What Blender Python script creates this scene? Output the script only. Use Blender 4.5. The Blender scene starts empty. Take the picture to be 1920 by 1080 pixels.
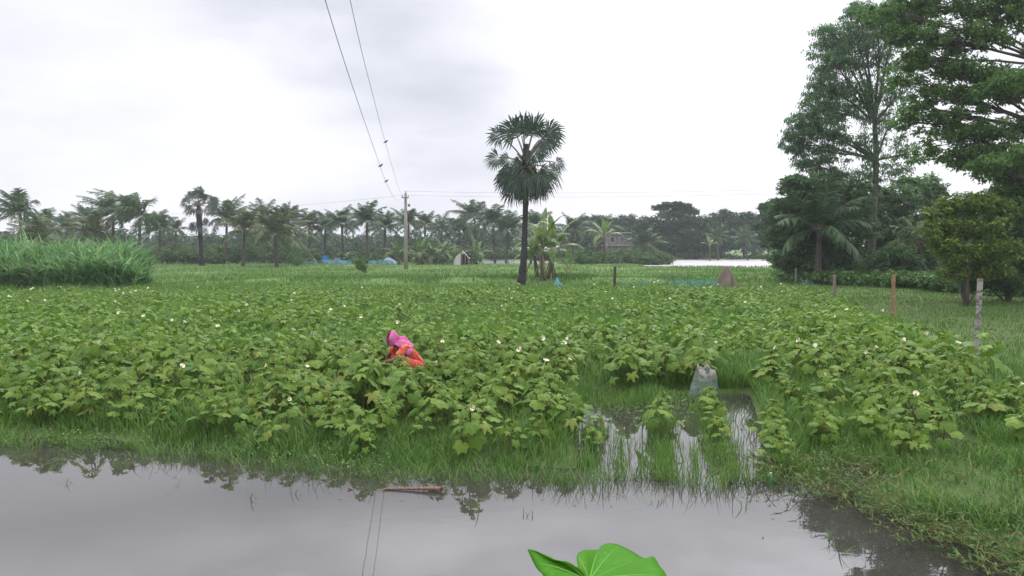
import bpy, math, random
import numpy as np
from mathutils import Vector, Matrix
R = math.radians
RNG = np.random.default_rng(7)
random.seed(7)
scene = bpy.context.scene
COL = scene.collection

# ------------------------------------------------------------------ camera, world, sun, exposure
CAM_H = 2.0
PITCH = R(2.85)
FPX = 1507.0
cam_d = bpy.data.cameras.new('camera'); cam = bpy.data.objects.new('camera', cam_d); COL.objects.link(cam)
cam_d.sensor_width = 36.0; cam_d.lens = 36.0 * FPX / 1920.0
cam_d.clip_start = 0.05; cam_d.clip_end = 6000
cam.location = (0, 0, CAM_H); cam.rotation_euler = (math.pi/2 - PITCH, 0, 0)
scene.camera = cam
scene.view_settings.view_transform = 'Standard'; scene.view_settings.look = 'None'
scene.view_settings.exposure = 0.20; scene.view_settings.gamma = 1.0
try:
    scene.cycles.use_denoising = True
    scene.cycles.max_bounces = 8; scene.cycles.volume_bounces = 0; scene.cycles.transparent_max_bounces = 12
    scene.cycles.sample_clamp_indirect = 6
except Exception:
    pass

SUN_EL, SUN_AZ = R(52), R(24)          # azimuth measured from +Y towards +X

def ray(px, py):
    xc, yc = (px-960)/FPX, (540-py)/FPX
    c, s = math.cos(PITCH), math.sin(PITCH)
    return np.array([xc, c + yc*s, -s + yc*c])
def P(px, py, d):
    r = ray(px, py); t = d / r[1]
    return np.array([0, 0, CAM_H]) + r*t
def G(px, py, z=0.0):
    r = ray(px, py); t = (z-CAM_H)/r[2]
    return np.array([0, 0, CAM_H]) + r*t

world = bpy.data.worlds.new('World'); scene.world = world; world.use_nodes = True
nt = world.node_tree; nt.nodes.clear()
class NB:                                # small node helper
    def __init__(s, t): s.t = t
    def n(s, k, **kw):
        x = s.t.nodes.new(k)
        for a, b in kw.items(): setattr(x, a, b)
        return x
    def l(s, a, b): s.t.links.new(a, b)
    def math(s, op, a, b=None, c=None):
        x = s.n('ShaderNodeMath', operation=op)
        for i, v in enumerate((a, b, c)):
            if v is None: continue
            if isinstance(v, (int, float)): x.inputs[i].default_value = v
            else: s.l(v, x.inputs[i])
        return x.outputs[0]
    def maprange(s, v, a, b, c, d, smooth=True):
        x = s.n('ShaderNodeMapRange')
        if smooth: x.interpolation_type = 'SMOOTHSTEP'
        s.l(v, x.inputs[0])
        for i, q in zip((1, 2, 3, 4), (a, b, c, d)): x.inputs[i].default_value = q
        return x.outputs[0]
    def mixc(s, f, a, b, mode='MIX'):
        x = s.n('ShaderNodeMix', data_type='RGBA', blend_type=mode)
        for sock, v in ((x.inputs[0], f), (x.inputs[6], a), (x.inputs[7], b)):
            if isinstance(v, (int, float)): sock.default_value = v
            elif isinstance(v, tuple): sock.default_value = v if len(v) == 4 else (*v, 1)
            else: s.l(v, sock)
        return x.outputs[2]
    def noise(s, vec, scale, detail=4, rough=.5):
        x = s.n('ShaderNodeTexNoise'); x.inputs['Scale'].default_value = scale
        x.inputs['Detail'].default_value = detail; x.inputs['Roughness'].default_value = rough
        if vec is not None: s.l(vec, x.inputs['Vector'])
        return x.outputs['Fac']

def build_world():
    b = NB(nt)
    tc = b.n('ShaderNodeTexCoord').outputs['Generated']
    nrm = b.n('ShaderNodeVectorMath', operation='NORMALIZE'); b.l(tc, nrm.inputs[0]); d = nrm.outputs[0]
    sky = b.n('ShaderNodeTexSky', sky_type='NISHITA'); sky.sun_disc = False
    sky.sun_elevation = SUN_EL; sky.sun_rotation = SUN_AZ
    sky.air_density = 1.0; sky.dust_density = 3.0
    st = b.n('ShaderNodeVectorMath', operation='MULTIPLY'); b.l(d, st.inputs[0]); st.inputs[1].default_value = (1, 1, 2.6)
    n1 = b.noise(st.outputs[0], 2.3, 5, .48)
    n2 = b.noise(st.outputs[0], 6.0, 4, .5)
    z = b.n('ShaderNodeSeparateXYZ'); b.l(d, z.inputs[0]); z = z.outputs[2]
    v = b.math('ADD', b.math('MULTIPLY', n1, .75), b.math('MULTIPLY', n2, .25))
    bright = b.maprange(v, .36, .62, 0.87, 1.03)
    def patch(px, py, inner, outer, wob):
        dv = ray(px, py); dv = dv/np.linalg.norm(dv)
        q = b.n('ShaderNodeVectorMath', operation='DOT_PRODUCT'); b.l(d, q.inputs[0]); q.inputs[1].default_value = tuple(dv)
        ang = b.math('ARCCOSINE', q.outputs['Value'])
        ang = b.math('ADD', ang, b.math('MULTIPLY', b.math('SUBTRACT', n1, .5), wob))
        return b.maprange(ang, inner, outer, 1.0, 0.0)
    dark = patch(760, 40, .0, .24, .45)
    lite = patch(1400, 170, .05, .36, .3)
    bright = b.math('SUBTRACT', bright, b.math('MULTIPLY', dark, .30))
    bright = b.math('ADD', bright, b.math('MULTIPLY', lite, .20))
    # overcast sky: brighter overhead than at the horizon
    gain = b.math('MULTIPLY', b.maprange(z, .28, .36, 1.0, 1.95), b.maprange(z, .40, .85, 1.0, 1.2))
    bright = b.math('MULTIPLY', bright, gain)
    hi = b.maprange(z, .28, .36, 0, 1); n3 = b.noise(st.outputs[0], 3.4, 4, .5)
    bright = b.math('MULTIPLY', bright, b.math('ADD', 1.0, b.math('MULTIPLY', hi, b.maprange(n3, .36, .64, -.20, .20))))
    tint = b.mixc(b.maprange(bright, .70, 1.0, 0, 1), (.925, .955, 1.06), (.98, .98, 1.06))
    sc = b.n('ShaderNodeVectorMath', operation='SCALE'); b.l(tint, sc.inputs[0])
    b.l(b.math('MULTIPLY', bright, 9.4), sc.inputs['Scale'])
    col = b.mixc(.93, sky.outputs[0], sc.outputs[0])
    bg = b.n('ShaderNodeBackground'); bg.inputs['Strength'].default_value = 0.1
    b.l(col, bg.inputs['Color'])
    o = b.n('ShaderNodeOutputWorld'); b.l(bg.outputs[0], o.inputs['Surface'])
build_world()

sun_d = bpy.data.lights.new('sun', 'SUN'); sun_d.energy = 1.3; sun_d.angle = R(14); sun_d.color = (1, .96, .9)
sun = bpy.data.objects.new('sun', sun_d); COL.objects.link(sun)
sd = Vector((math.sin(SUN_AZ)*math.cos(SUN_EL), math.cos(SUN_AZ)*math.cos(SUN_EL), math.sin(SUN_EL)))
sun.rotation_euler = sd.to_track_quat('Z', 'Y').to_euler(); sun.location = (30, 60, 60)

# ------------------------------------------------------------------ object helpers
def tag(o, label=None, cat=None, group=None, kind=None):
    if label: o['label'] = label
    if cat: o['category'] = cat
    if group: o['group'] = group
    if kind: o['kind'] = kind
    return o
def empty(name, loc, label, cat, group=None):
    o = bpy.data.objects.new(name, None); COL.objects.link(o); o.location = loc
    o.empty_display_size = .1
    return tag(o, label, cat, group)

class MB:
    def __init__(s): s.v = []; s.f = []; s.n = 0
    def add(s, V, F, mi=0):
        V = np.asarray(V, float).reshape(-1, 3)
        for f in (F if isinstance(F, list) and len(F) and isinstance(F[0], np.ndarray) else [np.asarray(F, int)]):
            if len(f): s.f.append((np.asarray(f, int) + s.n, mi))
        s.v.append(V); s.n += len(V)
    def inst(s, T, F, M, O, mi=0):
        T = np.asarray(T, float); N = len(O)
        if N == 0: return
        V = np.einsum('nij,tj->nti', M, T) + np.asarray(O)[:, None, :]
        fs = []
        for f in (F if isinstance(F, list) else [F]):
            f = np.asarray(f, int)
            fs.append((f[None] + (np.arange(N)*len(T))[:, None, None]).reshape(-1, f.shape[1]))
        s.add(V.reshape(-1, 3), fs, mi)
    def tube(s, pts, rad, sides=6, mi=0, cap=True):
        pts = np.asarray(pts, float); n = len(pts)
        rad = np.broadcast_to(np.asarray(rad, float), (n,))
        tan = np.gradient(pts, axis=0); tan /= np.linalg.norm(tan, axis=1)[:, None] + 1e-9
        ref = np.array([0, 0, 1.]) if abs(tan[:, 2]).mean() < .8 else np.array([1., 0, 0])
        a = np.cross(tan, ref); a /= np.linalg.norm(a, axis=1)[:, None] + 1e-9
        c = np.cross(tan, a)
        th = np.linspace(0, 2*math.pi, sides, endpoint=False)
        V = pts[:, None] + rad[:, None, None]*(np.cos(th)[None, :, None]*a[:, None] + np.sin(th)[None, :, None]*c[:, None])
        i, j = np.meshgrid(np.arange(n-1), np.arange(sides), indexing='ij'); j2 = (j+1) % sides
        F = np.stack([i*sides+j, i*sides+j2, (i+1)*sides+j2, (i+1)*sides+j], -1).reshape(-1, 4)
        V = V.reshape(-1, 3)
        if cap:
            V = np.vstack([V, pts[:1], pts[-1:]]); m = n*sides; q = np.arange(sides); q2 = (q+1) % sides
            T = np.vstack([np.stack([q2, q, np.full(sides, m)], -1), np.stack([(n-1)*sides+q, (n-1)*sides+q2, np.full(sides, m+1)], -1)])
            s.add(V, [F, T], mi)
        else: s.add(V, [F], mi)
    def box(s, c, size, rz=0, mi=0):
        x, y, z = np.asarray(size)/2.
        V = np.array([[-x,-y,-z],[x,-y,-z],[x,y,-z],[-x,y,-z],[-x,-y,z],[x,-y,z],[x,y,z],[-x,y,z]])
        cs, sn = math.cos(rz), math.sin(rz)
        V = V @ np.array([[cs, sn, 0], [-sn, cs, 0], [0, 0, 1]]) + np.asarray(c)
        s.add(V, np.array([[0,3,2,1],[4,5,6,7],[0,1,5,4],[1,2,6,5],[2,3,7,6],[3,0,4,7]]), mi)
    def grid(s, V, mi=0):                # V: (n, m, 3)
        n, m = V.shape[:2]
        i, j = np.meshgrid(np.arange(n-1), np.arange(m-1), indexing='ij')
        F = np.stack([i*m+j, i*m+j+1, (i+1)*m+j+1, (i+1)*m+j], -1).reshape(-1, 4)
        s.add(V.reshape(-1, 3), [F], mi)
    def mesh(s, name, mats, smooth=False, origin=None):
        V = np.vstack(s.v) if s.v else np.zeros((0, 3))
        if origin is not None: V = V - np.asarray(origin)
        me = bpy.data.meshes.new(name)
        me.vertices.add(len(V)); me.vertices.foreach_set('co', V.astype(np.float32).ravel())
        loops = np.concatenate([f.ravel() for f, _ in s.f]); tot = np.concatenate([np.full(len(f), f.shape[1]) for f, _ in s.f])
        mi = np.concatenate([np.full(len(f), m) for f, m in s.f])
        me.loops.add(len(loops)); me.loops.foreach_set('vertex_index', loops.astype(np.int32))
        me.polygons.add(len(tot)); start = np.concatenate([[0], np.cumsum(tot)[:-1]])
        me.polygons.foreach_set('loop_start', start.astype(np.int32))
        for m in (mats if isinstance(mats, list) else [mats]): me.materials.append(m)
        me.polygons.foreach_set('material_index', mi.astype(np.int32))
        me.polygons.foreach_set('use_smooth', np.full(len(tot), bool(smooth)))
        me.update(calc_edges=True)
        return me
    def obj(s, name, mats, parent=None, smooth=False, origin=None):
        if parent is not None and origin is None: origin = parent.location
        o = bpy.data.objects.new(name, s.mesh(name, mats, smooth, origin)); COL.objects.link(o)
        if parent is not None: o.parent = parent
        elif origin is not None: o.location = origin
        return o

def frames(Y, N):
    """rotation matrices whose columns are x, y (along Y), z (near N)"""
    Y = Y/(np.linalg.norm(Y, axis=1)[:, None]+1e-9)
    X = np.cross(Y, N); X /= np.linalg.norm(X, axis=1)[:, None]+1e-9
    Z = np.cross(X, Y)
    return np.stack([X, Y, Z], -1)
def unit(v): v = np.asarray(v, float); return v/(np.linalg.norm(v)+1e-9)
def vnoise(x, y, sc=1.0, seed=0):
    """cheap smooth noise 0..1"""
    x = np.asarray(x)*sc + seed*17.3; y = np.asarray(y)*sc + seed*9.1
    xi, yi = np.floor(x), np.floor(y); fx, fy = x-xi, y-yi
    fx = fx*fx*(3-2*fx); fy = fy*fy*(3-2*fy)
    h = lambda a, b: np.modf(np.abs(np.sin(a*127.1+b*311.7)*43758.5453))[0]
    return (h(xi, yi)*(1-fx)+h(xi+1, yi)*fx)*(1-fy) + (h(xi, yi+1)*(1-fx)+h(xi+1, yi+1)*fx)*fy

def blades(mb, base, h, w, az, lean, curl, mi=0):
    base = np.asarray(base, float); N = len(base)
    if N == 0: return
    t = np.array([0, .4, .75, 1.])[None, :]
    out = h[:, None]*(lean[:, None]*t + curl[:, None]*t*t)
    up = h[:, None]*(t - .45*np.abs(curl)[:, None]*t*t)
    dx, dy = np.cos(az), np.sin(az)
    c = np.stack([base[:, 0, None]+dx[:, None]*out, base[:, 1, None]+dy[:, None]*out, base[:, 2, None]+up], -1)
    a2 = az + math.pi/2 + RNG.uniform(-.9, .9, N)
    side = np.stack([np.cos(a2), np.sin(a2), np.zeros(N)], -1)
    wp = w[:, None]*np.array([.8, 1., .65])[None, :]
    L = c[:, :3] - side[:, None]*wp[:, :, None]/2; Rr = c[:, :3] + side[:, None]*wp[:, :, None]/2
    V = np.concatenate([np.stack([L, Rr], 2).reshape(N, 6, 3), c[:, 3:]], 1)
    o = (np.arange(N)*7)[:, None, None]
    Q = (np.array([[0,1,3,2],[2,3,5,4]])[None]+o).reshape(-1, 4); T = (np.array([[4,5,6]])[None]+o).reshape(-1, 3)
    mb.add(V.reshape(-1, 3), [Q, T], mi)
def rblades(mb, xy, z, h0, h1, w0, w1, lean=.35, curl=.4, mi=0):
    N = len(xy); base = np.column_stack([xy, np.broadcast_to(z, (N,))])
    hh = RNG.uniform(h0, h1, N) if np.isscalar(h0) else h0*RNG.uniform(.7, 1.15, N)
    blades(mb, base, hh, RNG.uniform(w0, w1, N), RNG.uniform(0, 2*math.pi, N), RNG.uniform(-.05, lean, N), RNG.uniform(0, curl, N), mi)

# ------------------------------------------------------------------ materials
def newmat(name):
    m = bpy.data.materials.new(name); m.use_nodes = True; m.node_tree.nodes.clear(); return m, NB(m.node_tree)
def leafmat(name, cols, transl=.28, rough=.45, spec=.35, patch=None, pscale=.35):
    """per-leaf random colour from a ramp; patch = second tint in broad natural drifts"""
    m, b = newmat(name)
    g = b.n('ShaderNodeNewGeometry')
    r = b.n('ShaderNodeValToRGB'); el = r.color_ramp.elements
    while len(el) < len(cols): el.new(.5)
    for i, (p, c) in enumerate(cols): el[i].position = p; el[i].color = (*c, 1)
    b.l(g.outputs['Random Per Island'], r.inputs[0]); col = r.outputs[0]
    if patch:
        pos = g.outputs['Position']
        f = b.maprange(b.noise(pos, pscale, 3), .42, .62, 0, .75)
        col = b.mixc(f, col, b.mixc(.5, col, patch))
    p = b.n('ShaderNodeBsdfPrincipled'); b.l(col, p.inputs['Base Color'])
    p.inputs['Roughness'].default_value = rough; p.inputs['Specular IOR Level'].default_value = spec
    t = b.n('ShaderNodeBsdfTranslucent'); b.l(col, t.inputs['Color'])
    mx = b.n('ShaderNodeMixShader'); mx.inputs[0].default_value = transl
    b.l(p.outputs[0], mx.inputs[1]); b.l(t.outputs[0], mx.inputs[2])
    o = b.n('ShaderNodeOutputMaterial'); b.l(mx.outputs[0], o.inputs[0])
    return m
def solid(name, c1, c2=None, scale=8, rough=.7, bump=0, stretch=None, spec=.3, lo=.35, hi=.65):
    m, b = newmat(name)
    p = b.n('ShaderNodeBsdfPrincipled'); p.inputs['Roughness'].default_value = rough; p.inputs['Specular IOR Level'].default_value = spec
    tc = b.n('ShaderNodeTexCoord').outputs['Object']
    if stretch:
        mp = b.n('ShaderNodeMapping'); mp.inputs['Scale'].default_value = stretch; b.l(tc, mp.inputs[0]); tc = mp.outputs[0]
    n = b.noise(tc, scale, 5, .6)
    b.l(b.mixc(b.maprange(n, lo, hi, 0, 1), c1, c2 or c1), p.inputs['Base Color'])
    if bump:
        bp = b.n('ShaderNodeBump'); bp.inputs['Strength'].default_value = bump; bp.inputs['Distance'].default_value = .02
        b.l(n, bp.inputs['Height']); b.l(bp.outputs[0], p.inputs['Normal'])
    o = b.n('ShaderNodeOutputMaterial'); b.l(p.outputs[0], o.inputs[0])
    return m

M = {}
M['okra'] = leafmat('okra_leaf', [(0, (.086,.178,.030)), (.45, (.134,.236,.038)), (.85, (.188,.29,.046)), (.985, (.22,.30,.06)), (1, (.27,.27,.055))], .38, .5, .20, (.145,.235,.03), .5)
M['okra_far'] = leafmat('okra_leaf_field', [(0, (.065,.152,.020)), (.5, (.115,.22,.026)), (.9, (.168,.28,.036)), (1, (.20,.28,.05))], .34, .48, .25, (.15,.245,.022), .3)
M['okra_stem'] = solid('okra_stem', (.09,.13,.035), (.16,.10,.05), 14, .6)
M['petal'] = solid('okra_petal', (.80,.78,.58), (.72,.68,.45), 30, .6)
M['petal_eye'] = solid('okra_petal_eye', (.10,.015,.03), None, 10, .7)
M['grass'] = leafmat('shore_grass', [(0, (.042,.115,.022)), (.5, (.085,.20,.03)), (.85, (.14,.26,.042)), (1, (.24,.24,.10))], .3, .5, .3, (.12,.23,.03), .6)
M['grass_y'] = leafmat('bright_grass', [(0, (.09,.20,.025)), (.6, (.13,.27,.035)), (1, (.19,.31,.05))], .35, .55, .2)
M['meadow'] = leafmat('meadow_grass', [(0, (.06,.15,.022)), (.6, (.095,.20,.03)), (1, (.15,.23,.045))], .3, .6, .15, (.15,.19,.05), .12)
M['lawn'] = leafmat('lawn_grass', [(0, (.045,.125,.016)), (.6, (.07,.165,.02)), (1, (.11,.17,.028))], .3, .6, .2, (.12,.13,.03), .25)
M['weed'] = leafmat('bank_weed', [(0, (.055,.12,.03)), (.5, (.095,.185,.045)), (.9, (.15,.22,.06)), (1, (.20,.22,.08))], .3, .55, .2)
M['cane'] = leafmat('cane_blade', [(0, (.06,.17,.05)), (.6, (.12,.27,.075)), (.94, (.24,.39,.15)), (1, (.34,.30,.15))], .35, .5, .25)
M['palm'] = leafmat('palm_leaf', [(0, (.02,.045,.028)), (.7, (.034,.07,.038)), (1, (.07,.105,.05))], .15, .42, .3)
M['palm_dead'] = leafmat('palm_leaf_dry', [(0, (.04,.038,.03)), (1, (.09,.075,.05))], .15, .7, .1)
M['coco'] = leafmat('coconut_leaf', [(0, (.03,.075,.03)), (.6, (.052,.115,.042)), (1, (.095,.16,.055))], .25, .5, .35)
M['coco_y'] = leafmat('coconut_leaf_yellowing', [(0, (.04,.08,.025)), (.6, (.075,.115,.035)), (1, (.15,.145,.045))], .2, .5, .35)
M['tree_a'] = leafmat('feathery_leaf', [(0, (.06,.14,.06)), (.6, (.10,.215,.085)), (1, (.15,.27,.10))], .48, .5, .3)
M['tree_b'] = leafmat('spreading_leaf', [(0, (.065,.15,.04)), (.6, (.115,.235,.06)), (1, (.20,.32,.08))], .5, .5, .3)
M['tree_c'] = leafmat('dark_leaf', [(0, (.045,.11,.042)), (.6, (.08,.17,.058)), (1, (.12,.22,.065))], .42, .5, .3)
M['tree_y'] = leafmat('olive_leaf', [(0, (.07,.14,.025)), (.6, (.13,.215,.035)), (1, (.26,.33,.06))], .38, .5, .3)
M['tree_far'] = leafmat('woodland_leaf', [(0, (.03,.075,.032)), (.6, (.05,.11,.044)), (1, (.08,.145,.055))], .28, .6, .2)
M['scrub'] = leafmat('scrub_leaf', [(0, (.04,.09,.03)), (.6, (.075,.15,.045)), (1, (.12,.20,.06))], .3, .6, .15)
M['under'] = leafmat('undergrowth_leaf', [(0, (.055,.13,.03)), (.6, (.095,.21,.045)), (1, (.16,.27,.06))], .3, .5, .3)
M['banana'] = leafmat('banana_leaf', [(0, (.10,.19,.05)), (.7, (.15,.25,.07)), (1, (.22,.28,.09))], .35, .4, .45)
M['banana_dull'] = leafmat('banana_leaf_shaggy', [(0, (.05,.11,.03)), (.7, (.08,.16,.045)), (1, (.15,.21,.07))], .3, .5, .3)
M['banana_dry'] = leafmat('banana_leaf_dry', [(0, (.20,.13,.06)), (1, (.30,.21,.09))], .2, .7, .1)
M['banana_stem'] = solid('banana_stem', (.08,.09,.04), (.07,.05,.03), 6, .6, .3, (1, 1, .3))
M['bark'] = solid('bark', (.10,.085,.065), (.05,.043,.035), 5, .85, .5, (2, 2, .5))
M['bark_pale'] = solid('bark_pale', (.20,.165,.13), (.11,.09,.07), 4, .85, .4, (2, 2, .5))
M['bark_palm'] = solid('palm_trunk_bark', (.016,.016,.017), (.045,.044,.045), 3, .9, .5, (3, 3, 6))
M['petiole'] = solid('palm_petiole', (.20,.19,.10), (.12,.12,.06), 5, .6)
M['fruit'] = solid('palm_fruit', (.020,.014,.014), (.05,.03,.028), 6, .5)
M['concrete'] = solid('pole_concrete', (.30,.285,.26), (.21,.20,.18), 3, .85, .2, (1, 1, .3))
M['steel'] = solid('steel', (.16,.16,.17), (.10,.10,.10), 20, .5)
M['wire'] = solid('wire_metal', (.22,.22,.24), None, 10, .5)
M['porcelain'] = solid('insulator_porcelain', (.10,.06,.05), None, 10, .3)

# ------------------------------------------------------------------ the lie of the land
SHX = np.array([-60, -20, -8, -5.1, -3.34, -2.2, -1.2, -.28, .41, 2.30, 2.50, 2.78, 2.95, 3.02, 3.25, 4.0, 60])
SHY = np.array([9.3, 8.9, 8.40, 8.20, 7.80, 7.42, 7.12, 7.02, 6.92, 6.80, 6.60, 6.20, 5.65, 5.05, 4.6, 4.2, 4.0])
def shore(x): return np.interp(x, SHX, SHY) + .10*(vnoise(x, x*0, 1.7, 3)-.5) + .08*(vnoise(x, x*0, 5.1, 4)-.5)
def flood(x, y):
    """how far inside the flooded furrows (m), negative outside"""
    xl = .50 + (y-6.85)*.10; xr = 2.34 + (y-6.85)*.235
    return np.minimum(np.minimum(x-xl, xr-x), 11.0-y)
def convex(x, y, poly):
    d = np.full(np.shape(x), 1e9)
    for (ax, ay), (bx, by) in zip(poly, poly[1:]+poly[:1]):
        L = math.hypot(bx-ax, by-ay); d = np.minimum(d, ((bx-ax)*(y-ay)-(by-ay)*(x-ax))/L)
    return d
PUDDLES = [(4.55, 8.3, .30), (3.32, 9.35, .22), (3.05, 6.9, .25), (3.55, 6.1, .22)]
def in_puddle(x, y):
    m = np.zeros(np.shape(x), bool)
    for a, b_, r_ in PUDDLES: m |= (x-a)**2/(r_*r_)+(y-b_)**2/(r_*r_*2.2) < 1
    return m
POND_A = [(14.2, 88), (17, 80), (48, 79), (50, 140), (28, 140), (18, 104)]
POND_B = [(-7, 97), (12, 97), (12, 128), (-7, 128)]
def height(x, y):
    x = np.asarray(x, float); y = np.asarray(y, float)
    h = np.clip((y-shore(x)-.30)*.16, -.3, .055)
    h = h + (.03*(vnoise(x, y, .9, 1)-.5) + .03*(vnoise(x, y, 2.7, 2)-.5))*np.clip((y-5)/3, 0, 1)
    fl = flood(x, y)
    h = np.where((fl > 0) & (y > 5.5), np.minimum(h, .05-np.clip(fl*1.1, 0, .12)+.02*(vnoise(x, y, 3, 5)-.5)), h)
    rb = (x > 2.3) & (y > 4) & (y < 9.5)
    h = np.where(rb, h-.075*np.clip((vnoise(x, y, 1.6, 6)-.45)*3, 0, 1)*np.clip((9.5-y)/1.5, 0, 1), h)
    for px_, py_, r_ in PUDDLES: h = h - .13*np.exp(-((x-px_)**2/(r_*r_*.6)+(y-py_)**2/(r_*r_*1.6)))
    far = np.clip((y-33)/6, 0, 1)
    h = h + far*(.10*vnoise(x, y, .22, 7)+.05*vnoise(x, y, .7, 8))
    dike = np.exp(-((y-(44+.05*x))/1.6)**2)*.28*np.clip((x+18)/6, 0, 1)*np.clip((12-x)/4, 0, 1)
    h = h + dike
    for p in (POND_A, POND_B):
        c = convex(x, y, p); h = np.where(c > -3, np.minimum(h, .10-np.clip((c+1)*.15, -.2, .5)), h)
    bank = np.clip((3.55-y)*.36, 0, .62)*(y < 3.6)
    h = np.where(y < 3.6, np.maximum(h, bank-.02+.03*vnoise(x, y, 2, 9)*(bank > .05)), h)
    return h
def okra_right(y): return 6.75 + (np.asarray(y)-12)*.262

def build_ground():
    def axis(pairs):
        out = []
        for a, b, st in pairs: out.append(np.arange(a, b, st))
        return np.concatenate(out + [[pairs[-1][1]]])
    xs = axis([(-1400,-300,110),(-300,-80,20),(-80,-20,2.5),(-20,-8,.5),(-8,8,.11),(8,20,.5),(20,80,2.5),(80,300,20),(300,1400,110)])
    ys = axis([(-60,-6,6),(-6,1.2,.6),(1.2,13,.11),(13,34,.5),(34,80,1.0),(80,145,1.5),(145,300,15),(300,2600,150)])
    X, Y = np.meshgrid(xs, ys, indexing='xy')
    Z = height(X, Y)
    mb = MB(); mb.grid(np.stack([X, Y, Z], -1))
    m, b = newmat('ground_soil_and_turf')
    p = b.n('ShaderNodeBsdfPrincipled'); p.inputs['Roughness'].default_value = .9; p.inputs['Specular IOR Level'].default_value = .2
    g = b.n('ShaderNodeNewGeometry').outputs['Position']
    n1 = b.noise(g, .35, 5, .6); n2 = b.noise(g, 9, 4, .6)
    n4 = b.noise(g, 38, 3, .7); mud = b.mixc(b.maprange(n4, .38, .62, 0, 1), b.mixc(n2, (.030,.030,.018), (.055,.050,.030)), (.060,.105,.022))
    turf = b.mixc(n1, (.07,.145,.028), (.12,.20,.045))
    turf = b.mixc(b.maprange(n2, .3, .7, 0, .5), turf, (.07,.11,.03))
    s = b.n('ShaderNodeSeparateXYZ'); b.l(g, s.inputs[0])
    f = b.maprange(s.outputs[1], 28, 36, 0.35, 1)
    b.l(b.mixc(f, mud, turf), p.inputs['Base Color'])
    o = b.n('ShaderNodeOutputMaterial'); b.l(p.outputs[0], o.inputs[0])
    tag(mb.obj('ground', m, smooth=True), 'flat muddy and grassy farmland reaching to the trees', 'ground', kind='structure')
build_ground()

def build_water():
    mb = MB(); mb.add([[-60,2.2,0],[60,2.2,0],[60,30,0],[-60,30,0]], np.array([[0,1,2,3]]))
    m, b = newmat('muddy_water')
    p = b.n('ShaderNodeBsdfPrincipled'); p.inputs['Roughness'].default_value = .015; p.inputs['IOR'].default_value = 1.62
    g = b.n('ShaderNodeNewGeometry').outputs['Position']
    b.l(b.mixc(b.noise(g, .8, 4), (.034,.032,.029), (.048,.045,.040)), p.inputs['Base Color'])
    mp = b.n('ShaderNodeMapping'); mp.inputs['Scale'].default_value = (1, 2.2, 1); b.l(g, mp.inputs[0])
    bp = b.n('ShaderNodeBump'); bp.inputs['Strength'].default_value = .018; bp.inputs['Distance'].default_value = .02
    b.l(b.noise(mp.outputs[0], 3.2, 2), bp.inputs['Height']); b.l(bp.outputs[0], p.inputs['Normal'])
    o = b.n('ShaderNodeOutputMaterial'); b.l(p.outputs[0], o.inputs[0])
    tag(mb.obj('water', m), 'still grey muddy flood water mirroring the cloudy sky', 'water', kind='structure')
build_water()
def build_pond(name, label, x0, x1, y0, y1, rough, base):
    mb = MB(); mb.add([[x0,y0,0],[x1,y0,0],[x1,y1,0],[x0,y1,0]], np.array([[0,1,2,3]]))
    m, b = newmat(name+'_water'); p = b.n('ShaderNodeBsdfPrincipled'); p.inputs['Roughness'].default_value = rough; p.inputs['IOR'].default_value = 1.5; p.inputs['Base Color'].default_value = (*base, 1)
    g = b.n('ShaderNodeNewGeometry').outputs['Position']
    bp = b.n('ShaderNodeBump'); bp.inputs['Strength'].default_value = 1.0; bp.inputs['Distance'].default_value = .12
    b.l(b.noise(g, 2.2, 3), bp.inputs['Height']); b.l(bp.outputs[0], p.inputs['Normal'])
    o = b.n('ShaderNodeOutputMaterial'); b.l(p.outputs[0], o.inputs[0])
    tag(mb.obj(name, m), label, 'pond', kind='structure')
build_pond('pond', 'pale wind-rippled fish pond beyond the field', 12.5, 60, 76, 150, .5, (.34,.33,.33))
build_pond('pool', 'narrow grey pool behind the palmyra and banana plants', -12, 13, 90, 135, .2, (.10,.10,.095))

def in_view(x, y, pad=1.12):
    return (np.abs(x) < (y*.637*pad + .6))

# ------------------------------------------------------------------ okra crop
def okra_template(lod):
    half = ([(0,1.),(9,.80),(18,.60),(26,.47),(36,.63),(48,.90),(58,.70),(70,.47),(82,.40),(96,.56),(110,.66),(128,.50),(150,.26)] if lod == 0
            else [(0,1.),(14,.86),(26,.72),(40,.86),(52,.92),(66,.74),(78,.66),(92,.74),(106,.70),(126,.55),(150,.30)] if lod == 2
            else [(0,1.),(26,.60),(49,.9),(76,.55),(108,.68),(148,.3)])
    pts = [(-a, r) for a, r in half[:0:-1]] + half
    a = np.array([R(q[0]) for q in pts]); r = np.array([q[1] for q in pts])
    def ring(k):
        x, y = np.sin(a)*r*k, np.cos(a)*r*k
        rr = np.hypot(x, y)
        z = .10*rr - .42*rr**2 - .10*np.abs(np.sin(a*3.5))*rr
        return np.stack([x, y, z], -1)
    n = len(pts)
    if lod != 1:
        V = np.vstack([[[0, 0, 0]], ring(.55), ring(1.)]); i = np.arange(n-1)
        T = np.stack([np.zeros(n-1, int), 1+i, 2+i], -1); Q = np.stack([1+i, 1+n+i, 2+n+i, 2+i], -1)
        return V, [T[:, [0,2,1]], Q[:, ::-1]]
    V = np.vstack([[[0, 0, 0]], ring(1.)]); i = np.arange(n-1)
    return V, [np.stack([np.zeros(n-1, int), 2+i, 1+i], -1)]
OK0, OKF0 = okra_template(0); OK1, OKF1 = okra_template(1); OK2, OKF2 = okra_template(2)

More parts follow.
